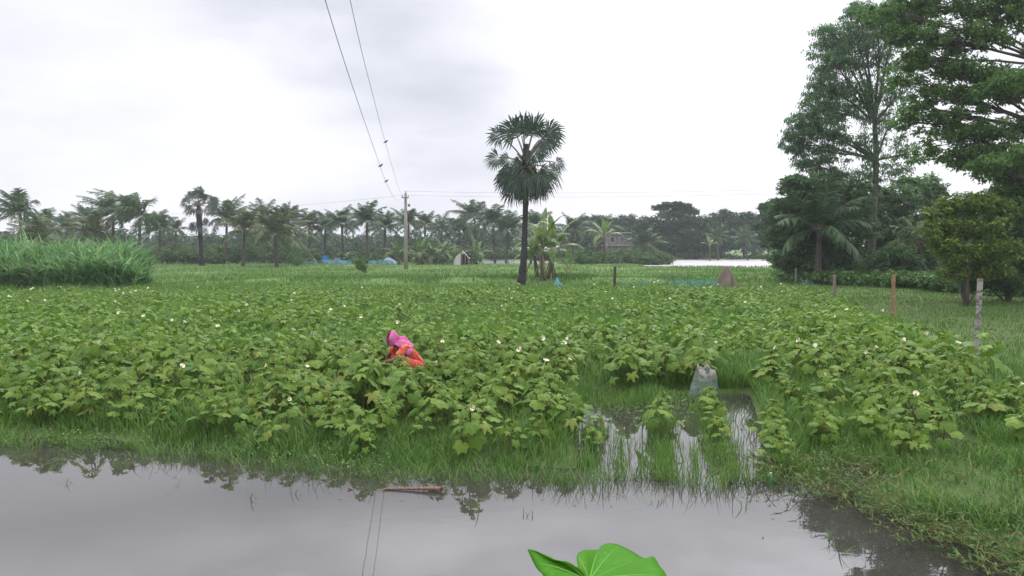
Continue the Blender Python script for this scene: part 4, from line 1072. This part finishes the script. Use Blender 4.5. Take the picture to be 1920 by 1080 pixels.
def span(p0, p1, sag, label):
    t = np.linspace(0, 1, 24)[:, None]; q = p0*(1-t)+p1*t; q[:, 2] -= sag*4*(t*(1-t))[:, 0]
    mb = MB(); mb.tube(q, .008, 4); tag(mb.obj('power_line', M['wire'], smooth=True), label, 'wire', 'power lines of the utility pole')
span(PTOP, P(1560, 352, 58), .25, 'faint upper wire running from the pole top behind the palmyra to the big trees')
span(PINS[1], P(1560, 360, 58), .25, 'faint lower wire running from the crossarm behind the palmyra to the big trees')
span(PINS[0], P(60, 408, 86), .5, 'faint wire running from the pole over the coconut palms towards the cane')
def bird(key, py, label):
    Q = WIRE[key]; pr = []
    for p in Q:
        if p[1] < 4: pr.append(-1e9); continue
        # picture height of this wire point
        v = p-np.array([0, 0, CAM_H]); c, s = math.cos(PITCH), math.sin(PITCH); fw = v[1]*c-v[2]*s; up = v[1]*s+v[2]*c
        pr.append(540-FPX*up/fw)
    i = int(np.argmin(np.abs(np.array(pr)-py))); c = Q[i]+np.array([0, 0, .085])
    u, v = np.meshgrid(np.linspace(0, math.pi, 9), np.linspace(0, 2*math.pi, 10), indexing='ij')
    e = empty('bird', Q[i], label, 'bird', 'small birds perched on the wires'); e.scale = (.62, .62, .62)
    mb = MB(); S = np.stack([np.sin(u)*np.cos(v), np.sin(u)*np.sin(v), np.cos(u)], -1)
    ax = c+np.array([0, 0, 0]); sp = [( [-.13,0,-.055], .012),([-.07,0,-.02],.030),([-.02,0,.0],.052),([.03,0,.025],.055),([.065,0,.06],.036),([.085,0,.085],.036),([.115,0,.09],.018),([.145,0,.085],.004)]
    mb.tube([c+np.array(p) for p, _ in sp], [r_ for _, r_ in sp], 8)
    mb.obj('body', M['bird'], e, True)
    w = MB(); w.tube([c+np.array([.04,-.045,.03]), c+np.array([-.02,-.055,.005]), c+np.array([-.10,-.03,-.04])], [.018,.024,.006], 6); w.obj('wing', M['fruit'], e, True)
    l = MB()
    for dy in (-.015, .015): l.tube([c+np.array([.01,dy,-.045]), c+np.array([.005,dy,-.08])], [.004,.004], 4)
    l.obj('leg', M['petiole'], e)
M['bird'] = solid('bird_feathers', (.06,.055,.05), (.12,.11,.10), 20, .8)
bird('l', 313, 'small dark bird on the longer wire, the upper of two')
bird('l', 343, 'small dark bird on the longer wire, the lower of two')
bird('r', 265, 'small dark bird alone on the other wire')

# ------------------------------------------------------------------ fence posts, stakes, nets
M['bamboo'] = solid('bamboo', (.30,.18,.09), (.17,.11,.06), 6, .55, .1, (4, 4, .6))
M['lichen'] = solid('lichen_bark', (.30,.29,.26), (.12,.105,.09), 11, .9, .5, (1.2, 1.2, 2.2), lo=.44, hi=.56)
M['greywood'] = solid('weathered_wood', (.24,.20,.16), (.15,.125,.10), 7, .85, .3, (3, 3, .5))
M['darkwood'] = solid('dark_wood', (.030,.027,.025), (.055,.05,.045), 7, .85, .3, (3, 3, .5))
def post(px, py_top, d, r_, mat, label, lean=(0, 0), nodes=0, name='fence_post', group='posts along the side of the okra field'):
    x = P(px, 500, d)[0]; z0 = float(height(x, d)); zt = P(px, py_top, d)[2]; rng = np.random.default_rng(int(px))
    n = 26; t = np.linspace(0, 1, n); H = zt-z0+.35
    pts = np.stack([x+lean[0]*(t-1)*H*-1*0+lean[0]*(t-1), d+lean[1]*(t-1), z0-.35+t*H], -1) + np.column_stack([rng.normal(0, r_*.05, n), rng.normal(0, r_*.05, n), np.zeros(n)])
    rr = r_*(1.06-.12*t)*(1+rng.normal(0, .03, n))
    e = MB()
    if nodes:
        for k in range(nodes): rr = rr*(1+.16*np.exp(-((t-(k+.6)/nodes)/.012)**2))
        m2 = 90; tt = np.linspace(0, 1, m2); pts = np.stack([np.interp(tt, t, pts[:, i]) for i in range(3)], -1); rr = r_*(1.04-.08*tt)
        for k in range(nodes): rr = rr*(1+.20*np.exp(-((tt-(k+.6)/nodes)/.010)**2))
    e.tube(pts, rr, 12)
    tag(e.obj(name, M[mat], smooth=True, origin=(x, d, z0)), label, 'post', group)
post(1839, 522, 12.0, .040, 'lichen', 'mottled whitish bark-covered fence post, nearest to the picture edge', (.06, 0))
post(1676, 515, 20.0, .045, 'bamboo', 'orange-brown bamboo fence post with dark nodes', (.0, 0), 4)
post(1565.5, 516, 31.0, .062, 'greywood', 'short grey wooden fence post before the leafy undergrowth')
post(1492.5, 503, 42.0, .045, 'greywood', 'thin grey fence post under the dark thicket')
SG = 'stakes of the low net behind the okra'
post(1153, 499, 37.0, .062, 'darkwood', 'dark thick stake at the near end of the low green net', (.02, 0), 0, 'stake', SG)
post(1250.5, 508, 37.4, .045, 'greywood', 'thinner grey stake halfway along the low green net', (.01, 0), 0, 'stake', SG)
post(1034, 512, 41.2, .04, 'greywood', 'slanting stub stake beside the blue rag under the banana clump', (.10, 0), 0, 'stake', None)
post(1165, 482, 88, .05, 'greywood', 'slanting stick in the grass before the pond', (.35, 0), 0, 'stake', None)
post(953, 490, 92, .06, 'greywood', 'thin pale stake in the grey pool behind the palmyra', (0, 0), 0, 'stake', None)

def netmat(name, c, alpha, scale=60):
    m, b = newmat(name)
    p = b.n('ShaderNodeBsdfPrincipled'); p.inputs['Base Color'].default_value = (*c, 1); p.inputs['Roughness'].default_value = .7
    t = b.n('ShaderNodeBsdfTransparent'); mx = b.n('ShaderNodeMixShader')
    n = b.noise(b.n('ShaderNodeTexCoord').outputs['Object'], 2.5, 3)
    b.l(b.maprange(n, .35, .65, alpha-.15, alpha+.12), mx.inputs[0]); b.l(t.outputs[0], mx.inputs[1]); b.l(p.outputs[0], mx.inputs[2])
    o = b.n('ShaderNodeOutputMaterial'); b.l(mx.outputs[0], o.inputs[0]); return m
M['net_teal'] = netmat('teal_net', (.12,.36,.32), .30)
M['net_faint'] = netmat('faint_net', (.16,.34,.28), .15)
M['net_blue'] = netmat('blue_net', (.16,.36,.44), .6)
M['net_brown'] = solid('brown_net', (.19,.155,.12), (.11,.085,.068), 30, .9, .6)
M['tarp_blue'] = solid('blue_tarp', (.08,.28,.38), (.12,.34,.44), 6, .5)
M['box_blue'] = solid('blue_paint', (.02,.14,.50), (.03,.20,.55), 4, .5)
M['tarp_pale'] = solid('pale_sheet', (.50,.47,.44), (.36,.33,.31), 3, .7)
M['tarp_bluegrey'] = solid('bluegrey_sheet', (.24,.33,.44), (.17,.24,.33), 3, .6)
def net_strip(p0, p1, h0, h1, mat, label, name='net_fence', thick=.012, wav=.08, group=None):
    n = 40; t = np.linspace(0, 1, n)
    x = p0[0]*(1-t)+p1[0]*t; y = p0[1]*(1-t)+p1[1]*t + .12*np.sin(t*37); z0 = height(x, y)
    hh = (h0*(1-t)+h1*t)*(1-wav*(1+np.sin(t*23+1)))
    mb = MB(); rows = np.linspace(0, 1, 5)
    for side in (0, thick):
        V = np.stack([np.stack([x, y+side+.05*np.sin(r_*3+t*20), z0+hh*r_], -1) for r_ in rows], 0); mb.grid(V)
    c = np.array([x[0], y[0], z0[0]])
    tag(mb.obj(name, M[mat], origin=c, smooth=True), label, 'net', group)
net_strip(P(1156,520,37), P(1262,520,37.4), .46, .48, 'net_faint', 'faint sagging pale green net between the two stakes behind the okra')
net_strip(P(1262,520,37.4), P(1345,520,37.0), .50, .48, 'net_teal', 'denser teal net running from the thin stake to the brown net heap')
net_strip(P(1497,515,41.5), P(1530,520,36.5), .40, .32, 'net_faint', 'bluish scrap of net at the thicket foot near the thin grey post')
net_strip(P(562,494,93), P(660,494,93), .52, .50, 'net_blue', 'long light-blue net fence at the far edge of the meadow, before the blue box', wav=.04)
net_strip(P(690,494,93), P(738,494,93), .50, .45, 'net_blue', 'short light-blue net fence between the leaning bush and the pole', wav=.04)
net_strip(P(470,500,78), P(560,500,78), .30, .26, 'net_faint', 'faint greenish net strip low in the meadow under the yellowing palm', wav=.2)

def drape(px, py_top, d, wpx, label, mat, name, cat, n_fold=9, seed=0, flare=2.0, tail=0):
    rng = np.random.default_rng(seed); x = P(px, 500, d)[0]; z0 = float(height(x, d)); H = P(px, py_top, d)[2]-z0; Rb = wpx*d/FPX/2
    a = np.linspace(0, 2*math.pi, 49); s = np.linspace(0, 1, 14)
    A, S_ = np.meshgrid(a, s, indexing='xy')
    fold = 1+.16*np.sin(A*n_fold+3*S_)*S_+.10*np.sin(A*4+1)*S_ + tail*np.exp(-((np.mod(A+math.pi, 2*math.pi)-math.pi)/.5)**2)*S_**3
    rr = Rb*(.05+.95*S_**(1.0/flare*1.6))*fold*(1+.10*np.sin(A*2+S_*5+seed)+.06*np.sin(A*13+S_*9))
    V = np.stack([x+rr*np.cos(A), d+rr*np.sin(A)*.8, z0+H*(1-S_)+H*.07*np.sin(A*3+S_*6+seed)*S_*(1-S_)*4+.03*np.sin(A*7)*S_], -1)
    mb = MB(); mb.grid(V)
    tag(mb.obj(name, M[mat], smooth=True, origin=(x, d, z0)), label, cat)
drape(1361, 499, 37.2, 44, 'brown fishing net heaped over a short pole behind the okra', 'net_brown', 'fishing_net', 'net', 9, 1, 2.0, .9)
drape(1045, 519, 40, 13, 'crumpled blue rag on the ground beside the banana clump', 'tarp_blue', 'blue_rag', 'rag', 5, 2, 1.7, .9)
drape(637, 474, 96, 26, 'blue-grey sheet heaped up beside the blue box', 'tarp_bluegrey', 'sheet_heap', 'sheet', 6, 3, 1.8, .6)
drape(728, 483, 95, 26, 'low blue sheet heap at the net end near the pole', 'tarp_bluegrey', 'sheet_heap', 'sheet', 6, 4, 3.4)
def build_far_things():
    d = 97.0; c = P(609, 488, d); z0 = float(height(c[0], d)); e = empty('blue_box', (c[0], d, z0), 'bright blue box standing at the net under the palms', 'box')
    zt = P(609, 478, d)[2]
    mb = MB(); mb.box([c[0], d, (z0+zt)/2], [.85, .7, zt-z0]); mb.obj('body', M['box_blue'], e)
    mb = MB(); mb.box([c[0]+.3, d, zt+.03], [1.9, .9, .05]); mb.obj('lid', M['darkwood'], e)
    # makeshift hut
    d = 85.0; c = P(868, 488, d); z0 = float(height(c[0], d)); e = empty('field_hut', (c[0], d, z0), 'small makeshift hut roofed with a pale sheet among the banana plants', 'hut')
    zt = P(868, 472, d)[2]; k = d/FPX
    rf = MB(); xs = np.linspace(-16, 12, 12)*k; prof = np.interp(xs/k, [-16,-10,-2,3,12], [.30,.75,1.0,.92,.55])*(zt-z0)
    V = np.stack([np.stack([c[0]+xs, np.full(12, d-1+yy), z0+prof+.05*np.sin(xs*6+yy)], -1) for yy in (0, .7, 1.4, 2.1)], 0); rf.grid(V)
    V2 = V.copy(); V2[..., 2] -= .03; rf.grid(V2)
    fr = V[0].copy(); lo = fr.copy(); lo[:, 2] = z0; rf.grid(np.stack([fr[:6], lo[:6]], 0)); rf.obj('sheet_roof', M['tarp_pale'], e)
    bk = MB(); bk.box([c[0]+2*k, d+.6, z0+(zt-z0)*.40], [18*k, .06, (zt-z0)*.7]); bk.obj('back_wall', M['darkwood'], e)
    for dx in (-1, 5, 11): mb = MB(); mb.tube([[c[0]+dx*k, d-.95, z0-.2], [c[0]+dx*k, d-.95, z0+(zt-z0)*np.interp(dx, [-16,-10,-2,3,12], [.30,.75,1.0,.92,.55])]], [.05,.05], 6); mb.obj('post', M['greywood'], e)
    # grey concrete house
    d = 142.0; k = d/FPX; c = P(1163, 480, d); z0 = float(height(c[0], d)); zt = P(1163, 437, d)[2]
    M['house'] = solid('cement_wall', (.19,.175,.165), (.14,.13,.125), .8, .9); M['house_pale'] = solid('pale_plaster', (.38,.36,.34), (.30,.28,.27), .8, .9); M['hole'] = solid('dark_opening', (.02,.02,.022)); M['brick'] = solid('red_shutter', (.12,.07,.06))
    e = empty('house', (c[0], d, z0), 'grey two-storey cement house half hidden behind palms and trees', 'house')
    W = 4.6; H = zt-z0
    mb = MB(); mb.box([c[0], d+2, z0+H*.5-.05], [W, 4, H-.1]); mb.obj('wall', M['house'], e)
    mb = MB(); mb.box([c[0], d+1.9, zt+.06], [W+.7, 4.8, .18]); mb.obj('roof', M['house_pale'], e)
    mb = MB(); mb.box([c[0], d-.35, z0+H*.53], [W+.3, .7, .14]); mb.obj('balcony_slab', M['house_pale'], e)
    for dx, z, w, h, mt in ((-1.4, H*.75, .8, .9, 'hole'), (.3, H*.75, .7, .9, 'brick'), (1.5, H*.75, .8, .9, 'hole'), (-1.2, H*.25, .8, 1.0, 'hole'), (1.2, H*.25, .8, 1.0, 'hole')):
        mb = MB(); x = c[0]+dx
        for bx, bz, sx, sz in ((-w/2, 0, .08, h+.16), (w/2, 0, .08, h+.16), (0, h/2, w, .08), (0, -h/2, w, .08)): mb.box([x+bx, d-.03, z0+z+bz], [sx, .07, sz])
        f = mb.obj('window', M['house_pale'], e)
        mb = MB(); mb.box([0, 0, 0], [w-.09, .03, h-.09]); g = mb.obj('pane', M[mt]); g.parent = f; g.location = (x-c[0], -.017, z)
    d = 118; c = P(1156, 478, d); z0 = float(height(c[0], d)); e = empty('outhouse', (c[0], d, z0), 'small pale block outhouse in front of the grey house', 'hut')
    mb = MB(); mb.box([c[0], d+.6, z0+.85], [1.1, 1.2, 1.7]); mb.obj('wall', M['house_pale'], e); mb = MB(); mb.box([c[0], d+.6, z0+1.75], [1.4, 1.5, .08]); mb.obj('roof', M['house'], e)
    mb = MB(); mb.box([c[0]+.2, d-.01, z0+.7], [.4, .04, 1.3]); mb.obj('door', M['hole'], e)
build_far_things()

# ------------------------------------------------------------------ sack, stick, bottle, taro leaf
def build_sack():
    x, y, _ = SACK; z0 = -.03; rng = np.random.default_rng(4)
    e = empty('sack', (x, y, z0), 'slumped woven plastic sack standing open-topped in the flooded furrow', 'sack')
    na, ns = 56, 22; A, S_ = np.meshgrid(np.linspace(0, 2*math.pi, na+1), np.linspace(0, 1, ns), indexing='xy')
    rx = np.interp(S_, [0,.05,.25,.5,.75,.92,1], [.15,.195,.20,.175,.145,.125,.118]); ry = np.interp(S_, [0,.05,.3,.6,.9,1], [.11,.14,.15,.125,.075,.06])
    wr = 1+.035*np.sin(A*5+S_*9)+.03*np.sin(A*11-S_*7)*S_+.02*np.sin(A*3+S_*21)
    zz = .44*S_ + S_**4*(.055*np.cos(A+2.6)+.03*np.sin(A*3)+.02*np.sin(A*7))
    V = np.stack([x+rx*np.cos(A)*wr-.01*S_+.075*S_**2+.03*np.sin(S_*3.1), y+ry*np.sin(A)*wr, z0+zz], -1)
    i, j = np.meshgrid(np.arange(ns-1), np.arange(na), indexing='ij'); ang = (A[0, :-1]+A[0, 1:])/2
    body = MB(); m = na+1; F = np.stack([i*m+j, i*m+j+1, (i+1)*m+j+1, (i+1)*m+j], -1).reshape(-1, 4); body.v.append(V.reshape(-1, 3)); body.n += V.shape[0]*m
    aa = np.broadcast_to(ang, i.shape).ravel(); ss = (i.ravel()+.5)/ns
    stripe = (np.abs(aa-3.75) < .07) | (np.abs(aa-4.05) < .04)
    red = (np.abs(aa-3.98) < .2) & (ss > .76) & (ss < .93)
    rim = ss > .93
    mi = np.where(red, 2, np.where(rim, 3, np.where(stripe, 1, 0)))
    for k in range(4): body.f.append((F[mi == k], k))
    inner = V[-1]-np.array([x, y, 0]); c0 = V[-1].mean(0); inn = np.stack([V[-1]+(c0-V[-1])*.05, c0+(V[-1]-c0)*.82-[0,0,.07], c0+(V[-1]-c0)*.3-[0,0,.10]], 0)
    body.grid(np.concatenate([V[-1:], inn], 0), 3)
    mats = [solid('sack_weave', (.06,.095,.065), (.15,.18,.14), 6, .6, .4, (1, 1, 2.5)), solid('sack_green_print', (.03,.14,.10), (.10,.21,.17), 18, .6), solid('sack_red_print', (.36,.05,.07), (.40,.16,.16), 20, .6), solid('sack_rim', (.34,.32,.29), (.24,.22,.20), 14, .6)]
    body.obj('sack_body', mats, e, True)
    fl = MB(); t = np.linspace(0, 1, 9)          # a fold of the mouth turned outwards
    e1 = np.stack([x-.05+.19*t, y-.055-.015*np.sin(t*3), z0+.44+.012*np.sin(t*9)], -1); e2 = e1+np.stack([.01+0*t, -.03-.01*np.sin(t*7), -.06-.05*np.sin(t*math.pi)], -1)
    fl.grid(np.stack([e1, (e1+e2)/2+[0,-.012,0], e2], 0)); fl.obj('mouth_flap', mats[3], e, True)
build_sack()

def build_stick():
    p0, p1 = G(652, 918), G(825, 921); mb = MB(); rng = np.random.default_rng(3)
    n = 22; t = np.linspace(0, 1, n)
    pts = p0[None]*(1-t[:, None])+p1[None]*t[:, None]
    pts[:, 2] = np.interp(t, [0,.04,.08,.3,.5,.9,1], [.012,.012,-.012,-.006,.010,.022,.022])+rng.normal(0, .0015, n)
    pts[:, 1] += .012*np.sin(t*4)
    rr = np.interp(t, [0,.05,.4,.75,.93,1], [.008,.007,.008,.011,.019,.015])
    mb.tube(pts, rr, 9)
    st = empty('palm_stalk', p1, 'reddish brown palm leaf stalk floating in the water with its thick end out', 'stalk')
    mb.obj('stalk', solid('stalk_bark', (.23,.135,.09), (.14,.075,.055), 9, .6, .3, (6, 1, 1)), st, True)
    f = MB()
    for k in range(7):
        a = k*.9; o = np.array([.03, math.cos(a)*.016, math.sin(a)*.014])
        f.tube([pts[-1]-[.02,0,0], pts[-1]+o*.6, pts[-1]+o], [.010,.007,.002], 5)
    f.obj('frayed_end', M['stalk_end'], st, True)
M['stalk_end'] = solid('stalk_frayed', (.20,.055,.04), (.12,.04,.03), 20, .8)
build_stick()

def build_bottle():
    g = G(1442, 903); m, b = newmat('green_plastic'); p = b.n('ShaderNodeBsdfPrincipled'); p.inputs['Base Color'].default_value = (.01,.30,.13,1); p.inputs['Roughness'].default_value = .2; p.inputs['Transmission Weight'].default_value = .25
    o = b.n('ShaderNodeOutputMaterial'); b.l(p.outputs[0], o.inputs[0])
    e = empty('plastic_bottle', (g[0], g[1], 0), 'small green plastic bottle half sunk upright at the flooded row end', 'bottle')
    mb = MB(); zs = [-.06, 0, .03, .034, .038, .055, .064]; rs = [.028, .028, .028, .026, .028, .026, .012]
    mb.tube([[g[0]+.006*i*.3, g[1], z] for i, z in enumerate(zs)], rs, 14); mb.obj('body', m, e, True)
    mb = MB(); mb.tube([[g[0]+.012, g[1], .064], [g[0]+.013, g[1], .078]], [.013, .013], 12); mb.obj('cap', solid('white_cap', (.5,.55,.5)), e, True)
build_bottle()

def build_taro():
    zc = 1.222
    out = [(1085,1064),(1081,1046),(1083,1038),(1100,1028),(1118,1022),(1123,1025),(1128,1020),(1142,1018),(1160,1020),(1178,1026),(1200,1036),(1214,1041),(1219,1047),(1225,1046),(1240,1060),(1254,1080),(1262,1105),(1262,1140),(1248,1180),(1215,1225),(1170,1262),(1128,1295),
           (1095,1262),(1066,1215),(1046,1160),(1036,1115),(1030,1088),(1015,1068),(1000,1050),(988,1032),(1004,1034),(1024,1040),(1042,1043),(1058,1045),(1070,1054),(1080,1064)]
    att = (1104, 1092); zof = lambda px, py: zc + .03*math.sin(px*.031) + (1064-py)*.00020
    def unp(px, py):
        r = ray(px, py); t = (zof(px, py)-CAM_H)/r[2]; return np.array([0, 0, CAM_H])+r*t
    A = unp(*att); ks = np.linspace(0, 1, 9); n = len(out)
    O = np.array([unp(*q) for q in out])
    # resample the outline smoothly
    q = np.linspace(0, n, 160, endpoint=False); O2 = np.stack([np.interp(q, np.arange(n+1), np.append(O[:, i], O[0, i])) for i in range(3)], -1)
    for _ in range(1): O2 = .5*O2+.25*np.roll(O2, 1, 0)+.25*np.roll(O2, -1, 0)
    th = np.arctan2(O2[:, 1]-A[1], O2[:, 0]-A[0])
    V = []
    for k in ks[1:]:
        ring = A+(O2-A)*k; ring[:, 2] += .016*np.sin(th*13)*k*(1-k*.5)*.35 + .03*k*(1-k) - .005*k**3
        ring[:, 2] += .006*np.sin(np.linspace(0, 40, 160))*k**4
        V.append(ring)
    V = np.array(V); mb = MB(); m = 160
    mb.v.append(np.vstack([A[None], V.reshape(-1, 3)])); mb.n = 1+len(V)*m
    j = np.arange(m); j2 = (j+1) % m
    mb.f.append((np.stack([np.zeros(m, int), 1+j, 1+j2], -1), 0))
    for i in range(len(V)-1): mb.f.append((np.stack([1+i*m+j, 1+(i+1)*m+j, 1+(i+1)*m+j2, 1+i*m+j2], -1), 0))
    mat, b = newmat('taro_leaf'); pr = b.n('ShaderNodeBsdfPrincipled'); g = b.n('ShaderNodeNewGeometry').outputs['Position']
    col = b.mixc(b.noise(g, 14, 4, .6), (.045,.19,.005), (.07,.25,.010)); col = b.mixc(b.maprange(b.noise(g, 60, 3), .55, .7, 0, .35), col, (.12,.32,.03)); col = b.mixc(b.maprange(b.noise(g, 45, 2), .68, .72, 0, .8), col, (.16,.13,.03))
    b.l(col, pr.inputs['Base Color']); pr.inputs['Roughness'].default_value = .6; pr.inputs['Specular IOR Level'].default_value = .12
    tr = b.n('ShaderNodeBsdfTranslucent'); b.l(col, tr.inputs['Color']); mx = b.n('ShaderNodeMixShader'); mx.inputs[0].default_value = .28
    b.l(pr.outputs[0], mx.inputs[1]); b.l(tr.outputs[0], mx.inputs[2]); o = b.n('ShaderNodeOutputMaterial'); b.l(mx.outputs[0], o.inputs[0])
    root = np.array([A[0]+.04, A[1]-.12, float(height(A[0]+.04, A[1]-.12))])
    e = empty('taro_plant', root, 'bright green taro leaf held up in the near foreground over the water', 'plant')
    leaf = mb.obj('leaf', mat, e, True); sd_ = leaf.modifiers.new('thickness', 'SOLIDIFY'); sd_.thickness = .0015
    vn = MB(); 
    def at(idx, k): 
        i = min(int(k*8), 7); f = k*8-i; a = V[i-1][idx] if i > 0 else A; c = V[min(i, 7)][idx]; return a*(1-f)+c*f+np.array([0, 0, .0012])
    for idx in (8, 22, 36, 52, 66, 86, 104, 124, 141):
        vn.tube([at(idx, k) for k in np.linspace(.02, .94, 10)], np.linspace(.0030, .0007, 10), 4, cap=False)
    v = vn.obj('vein', solid('taro_vein', (.11,.30,.04), None, 10, .5), None); v.parent = leaf; v.location = -np.array(e.location)
    pt = MB(); t = np.linspace(0, 1, 8)[:, None]; qq = root*(1-t)+A*t; qq[0, 2] -= .05; qq[:, 1] -= .06*np.sin(t[:, 0]*math.pi); pt.tube(qq, np.linspace(.016, .006, 8), 8)
    pt.obj('petiole', solid('taro_petiole', (.12,.24,.05), (.16,.12,.07), 8, .5), e, True)
build_taro()

# ------------------------------------------------------------------ the person stooping in the crop
def skin_obj(name, verts, edges, radii, mat, parent, root=0, sub=2):
    me = bpy.data.meshes.new(name); me.from_pydata([tuple(v) for v in verts], edges, []); me.materials.append(mat)
    o = bpy.data.objects.new(name, me); COL.objects.link(o); o.parent = parent
    mod = o.modifiers.new('skin', 'SKIN'); mod.use_smooth_shade = True
    sv = me.skin_vertices[0].data if me.skin_vertices else None
    if sv is None:
        bpy.context.view_layer.objects.active = o; sv = me.skin_vertices.new().data if hasattr(me.skin_vertices, 'new') else None
    for i, r_ in enumerate(radii):
        sv[i].radius = (r_, r_) if np.isscalar(r_) else r_
        sv[i].use_root = (i == root)
    s = o.modifiers.new('sub', 'SUBSURF'); s.levels = s.render_levels = sub
    return o
def build_person():
    x, y, _ = PERSON; z0 = float(height(x, y))
    e = empty('person', (x, y, z0), 'person in orange and pink clothes with covered head, crouching to pick okra', 'person')
    e.rotation_euler = (0, 0, R(205)); e.scale = (.96, .96, .96)   # +X is the way they face: towards the camera's left
    V, E, Rd = [], [], []
    def v(p, r_, par=None):
        V.append(p); Rd.append(r_)
        if par is not None: E.append((par, len(V)-1))
        return len(V)-1
    pel = v((-.10, 0, .26), .115); bel = v((-.03, 0, .37), .105, pel); che = v((.07, 0, .50), .115, bel); sho = v((.125, 0, .575), .085, che); nek = v((.195, 0, .60), .045, sho)
    h1 = v((.25, 0, .615), .056, nek); h2 = v((.275, 0, .655), .074, h1); h3 = v((.27, 0, .70), .058, h2)
    nose = v((.352, 0, .64), .010, h2)
    for s in (-1, 1):
        hip = v((-.10, s*.085, .24), .085, pel); kn = v((.24, s*.15, .40), .052, hip); cal = v((.14, s*.14, .20), .050, kn); an = v((.02, s*.12, .05), .034, cal); to = v((.19, s*.14, .02), .026, an)
        sh = v((.12, s*.155, .555), .055, sho); el = v((.30, s*.22, .39), .040, sh); wr = v((.45, s*.12, .36), .026, el); pa = v((.51, s*.10, .355), .028, wr)
        tips = [((.585, s*.135, .335), .0085), ((.60, s*.112, .33), .009), ((.60, s*.09, .33), .009), ((.585, s*.068, .335), .008)]
        for tp, rr in tips:
            mid = tuple((np.array(V[pa])*.45+np.array(tp)*.55)+np.array([0, 0, .012])); k = v(mid, rr*1.08, pa); v(tp, rr, k)
        th = v((.52, s*.055, .375), .011, pa); v((.555, s*.045, .36), .009, th)
    skin_m = solid('skin', (.14,.075,.045), (.18,.10,.062), 12, .55)
    skin_obj('body', V, E, Rd, skin_m, e)
    # features of the face
    f = MB()
    for s in (-1, 1):
        c = np.array([.335, s*.030, .667]); f.tube([c, c+[.010,0,0], c+[.014,0,0]], [.013,.012,.004], 8)
    f.obj('eye', solid('eye_dark', (.02,.015,.012), None, 5, .3), None).parent = e
    f = MB(); f.tube([[.336,-.024,.612],[.347,0,.610],[.336,.024,.612]], [.004,.008,.004], 6); f.obj('mouth', solid('lips', (.16,.05,.045)), None).parent = e
    f = MB(); u = np.linspace(-1.2, 1.2, 13)
    for s in (-1, 1): f.tube([[.25, s*.074, .66],[.255, s*.084, .645],[.255, s*.08, .625]], [.012,.016,.010], 6)
    f.obj('ear', skin_m, None).parent = e
    # orange sari: torso, hips and skirt over the bent legs
    orange, b = newmat('orange_cloth'); p = b.n('ShaderNodeBsdfPrincipled'); tc = b.n('ShaderNodeTexCoord').outputs['Object']
    col = b.mixc(b.maprange(b.noise(tc, 16, 3), .50, .60, 0, 1), (.52,.055,.028), (.56,.14,.07)); col = b.mixc(b.maprange(b.noise(tc, 34, 2), .62, .67, 0, 1), col, (.70,.30,.26))
    b.l(col, p.inputs['Base Color']); p.inputs['Roughness'].default_value = .8; o = b.n('ShaderNodeOutputMaterial'); b.l(p.outputs[0], o.inputs[0])
    V2 = [(-.10,0,.24),(-.03,0,.37),(.07,0,.50),(.12,0,.57),(.12,.16,.555),(.12,-.16,.555),(.255,.21,.435),(.255,-.21,.435),(-.11,.09,.23),(-.11,-.09,.23),(.22,.15,.40),(.22,-.15,.40),(.13,.14,.22),(.13,-.14,.22),(.06,.13,.10),(.06,-.13,.10)]
    E2 = [(0,1),(1,2),(2,3),(3,4),(3,5),(4,6),(5,7),(0,8),(0,9),(8,10),(9,11),(10,12),(11,13),(12,14),(13,15)]
    R2 = [.145,.125,.13,.095,.074,.074,.058,.058,.115,.115,.085,.085,.085,.085,.08,.08]
    dr = skin_obj('dress', V2, E2, R2, orange, e)
    tx = bpy.data.textures.new('cloth_folds', 'CLOUDS'); tx.noise_scale = .09; dm = dr.modifiers.new('folds', 'DISPLACE'); dm.texture = tx; dm.strength = .045; dm.mid_level = .5
    # pink scarf: hood over the head and a cloth down the back
    pink = solid('pink_cloth', (.44,.06,.22), (.50,.16,.30), 9, .8, .3)
    h = MB(); A, S_ = np.meshgrid(np.linspace(R(48), R(312), 31), np.linspace(0, 1, 13), indexing='xy')
    el = S_*R(138); rad = .106*(1+.05*np.sin(A*5+S_*6)*S_)
    hx = .270+rad*np.sin(el)*np.cos(A)*1.0; hy = rad*np.sin(el)*np.sin(A)*.92; hz = .668+.118*np.cos(el)+.012*(1-S_)**3
    h.grid(np.stack([hx, hy, hz], -1))
    def back(t, ph):                        # arcs across the spine, from the nape to the waist
        c = np.array([.215, 0, .605])*(1-t)+np.array([-.10, 0, .36])*t; w = .085+.125*math.sin(min(1, max(0, t+.16)*1.6)*1.4); n = np.array([-.62, 0, .78])
        return c+n*((.085+.05*min(1, max(0, t+.16)*4))*math.cos(ph)+.016*math.sin(ph*8+t*9)+.02)+np.array([0, 1, 0])*math.sin(ph)*w*1.05 + np.array([.02, 0, -.03])*abs(math.sin(ph))
    h.grid(np.array([[back(t, ph) for ph in np.linspace(-1.75, 1.75, 27)] for t in np.linspace(-.16, .52, 14)]))
    so = h.obj('scarf', pink, None, True); so.parent = e
    md = so.modifiers.new('thickness', 'SOLIDIFY'); md.thickness = .006
build_person()

# ------------------------------------------------------------------ air
def build_haze():
    mb = MB(); mb.box([0, 1270, 12.5], [2900, 2760, 27.4])
    m, b = newmat('haze_air'); v = b.n('ShaderNodeVolumePrincipled'); v.inputs['Color'].default_value = (.93,.95,1,1); v.inputs['Density'].default_value = HAZE
    v.inputs['Anisotropy'].default_value = .2
    o = b.n('ShaderNodeOutputMaterial'); b.l(v.outputs[0], o.inputs['Volume'])
    tag(mb.obj('haze', m), 'thin pale monsoon haze over the whole field', 'haze', kind='stuff')
HAZE = .00065
build_haze()
